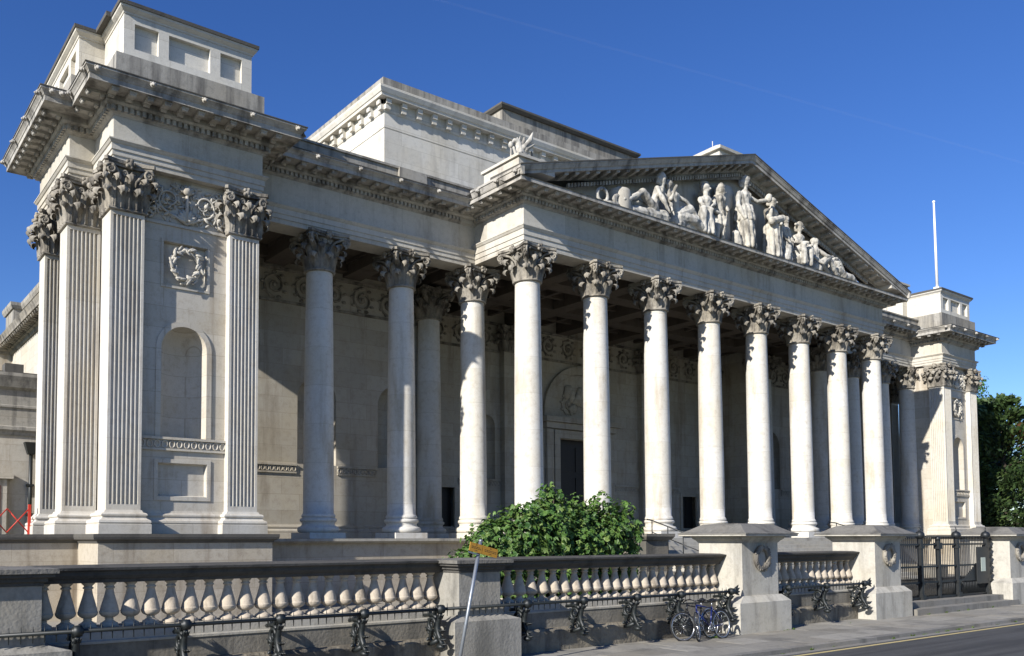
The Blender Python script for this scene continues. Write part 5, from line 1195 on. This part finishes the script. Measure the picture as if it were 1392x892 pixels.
for k in range(26):
    bb_ = rnd.choice(bl); x0_ = -3.5+rnd.uniform(-1.6,1.6); mb.tube([(x0_,-5.0+rnd.uniform(-0.3,0.3),MZ-0.1),((x0_+bb_[0])/2,-5.0+rnd.uniform(-0.2,0.2),0.1),(bb_[0],bb_[1]+rnd.uniform(-0.2,0.2),bb_[2]-0.1)],[0.06,0.045,0.015],6)
lpart(mb, 'stems', BARK, bush, bL)

def conifer(x, y, base, h, r, n, label, rnd, brown=False):
    o = empty('yew_tree', (x,y,base), label, 'tree', 'dark evergreens beyond the museum'); L = (x,y,base)
    mb = MB(); mb.tube([(x,y,base-0.3),(x+0.1,y,base+h*0.5),(x,y,base+h*0.97)],[0.32,0.2,0.03],8); br = []
    tips = []
    nb = 64
    for k in range(nb):
        t = (k+0.5)/nb; z = base+h*(0.06+0.92*t); a = k*2.4+rnd.uniform(-0.3,0.3); le = r*(1-t)**0.62*(1.0 if t > 0.12 else 0.85)*rnd.uniform(0.72,1.12)+0.25
        tip = Vector((x+le*math.cos(a), y+le*math.sin(a), z+le*rnd.uniform(0.10,0.5))); mid = Vector((x,y,z)).lerp(tip,0.55)+Vector((0,0,-0.05*le))
        mb.tube([(x,y,z),mid,tip],[0.07*(1-t)+0.02,0.04*(1-t)+0.012,0.006],5); tips.append((Vector((x,y,z)),mid,tip,le))
    lpart(mb, 'trunk', BARK, o, L)
    mb = MB(); mb2 = MB()
    for i in range(n):
        a_, m_, t_, le = rnd.choice(tips); q = rnd.random()**0.6
        p = (a_.lerp(m_,q*2) if q < 0.5 else m_.lerp(t_,q*2-1)); sp_ = 0.12+0.30*(1-abs(q-0.55))*min(1,le/2.0)
        p = p+Vector((rnd.gauss(0,sp_),rnd.gauss(0,sp_),rnd.gauss(0,sp_*0.7))); d = (t_-a_).normalized()+Vector((rnd.uniform(-0.7,0.7),rnd.uniform(-0.7,0.7),rnd.uniform(-0.3,0.7))); d.normalize()
        s_ = Vector((rnd.uniform(-1,1),rnd.uniform(-1,1),rnd.uniform(-1,1))).cross(d).normalized(); l_ = rnd.uniform(0.22,0.5); w_ = l_*rnd.uniform(0.16,0.3)
        tgt = mb2 if (brown and (p-Vector((x-0.6,y-2.6,base+h*0.72))).length < 1.7+rnd.gauss(0,0.4) and rnd.random() < 0.55) else mb
        tgt.add([p,p+d*l_*0.5+s_*w_,p+d*l_,p+d*l_*0.5-s_*w_],[(0,1,2,3)])
    lpart(mb, 'crown', YEW, o, L)
    if mb2.v: lpart(mb2, 'browned_crown', YEWR, o, L)
conifer(49.2,3.4,-0.8,12.4,5.2,15000,'dark yew with a browned patch beyond the far pavilion',rnd,True)
conifer(54.0,6.5,-0.8,11.3,5.0,9000,'dark yew furthest right, behind the browned one',rnd)
conifer(46.6,5.0,-0.8,8.8,3.4,9000,'shorter dark yew close against the far pavilion',rnd)
lt = empty('broadleaf_tree', (60.2,10.5,-0.8), 'pale green broadleaf tree peeping out behind the far pavilion', 'tree'); L = (60.2,10.5,-0.8)
mb = MB(); mb.tube([(60.2,10.5,-1),(60.1,10.5,5),(60.3,10.6,11)],[0.4,0.3,0.08],8); tb = []
for k in range(16):
    a = k*2.4; z = 4+k*0.6; le = 2.6*(1-k/22); e = (60.2+le*math.cos(a),10.5+le*math.sin(a),z+1.4); mb.tube([(60.2,10.5,z),e],[0.1,0.02],5); tb.append((e[0],e[1],e[2],1.3,1.3,1.0))
tb.append((60.2,10.5,12.9,1.2,1.2,1.1)); lpart(mb, 'trunk', BARK, lt, L)
mb = MB(); leaf_cloud(mb, tb, 7000, 0.34, SPR, rnd, 0.35, 0.4); lpart(mb, 'crown', LIME, lt, L)
# weeds along the kerb and wall
wd = MB()
for k in range(26):
    x = rnd.uniform(-4,14); y = -12.01 if rnd.random() < 0.6 else -9.72; n_ = rnd.randint(4,14); sz = rnd.uniform(0.03,0.09)
    zb_ = -1.185 if y < -11 else GZ
    for j in range(n_):
        a = rnd.uniform(0,2*PI); d = Vector((math.cos(a),math.sin(a)*0.6,rnd.uniform(0.4,1.2))).normalized(); p = Vector((x+rnd.uniform(-0.12,0.12),y+rnd.uniform(-0.03,0.02),zb_-0.01)); s_ = Vector((-d.y,d.x,0)).normalized()*sz*0.25; wd.add([p-s_*0.3,p+d*sz*0.6+s_,p+d*sz*1.3,p+d*sz*0.6-s_],[(0,1,2,3)])
tag(wd.build('kerb_weeds', WEED), 'small green weeds growing along the kerb and wall foot', 'weeds', kind='stuff')

# faint vapour trail, a long thin tube of thin mist high in the sky
m, nt, b = new_mat('vapour_trail'); nt.nodes.remove(b)
pv_ = nt.nodes.new('ShaderNodeVolumePrincipled'); pv_.inputs['Density'].default_value = 0.0016; pv_.inputs['Color'].default_value = (1,1,1,1)
nt.links.new(pv_.outputs[0], nt.nodes['Material Output'].inputs['Volume'])
ct = MB(); A = CAM+Vector((0.55,0.79,0.625))*3200; B = CAM+Vector((1.2,0.36,0.415))*3200
ct.tube([A,B],5.0,10); tag(ct.build('vapour_trail', m), kind='structure')
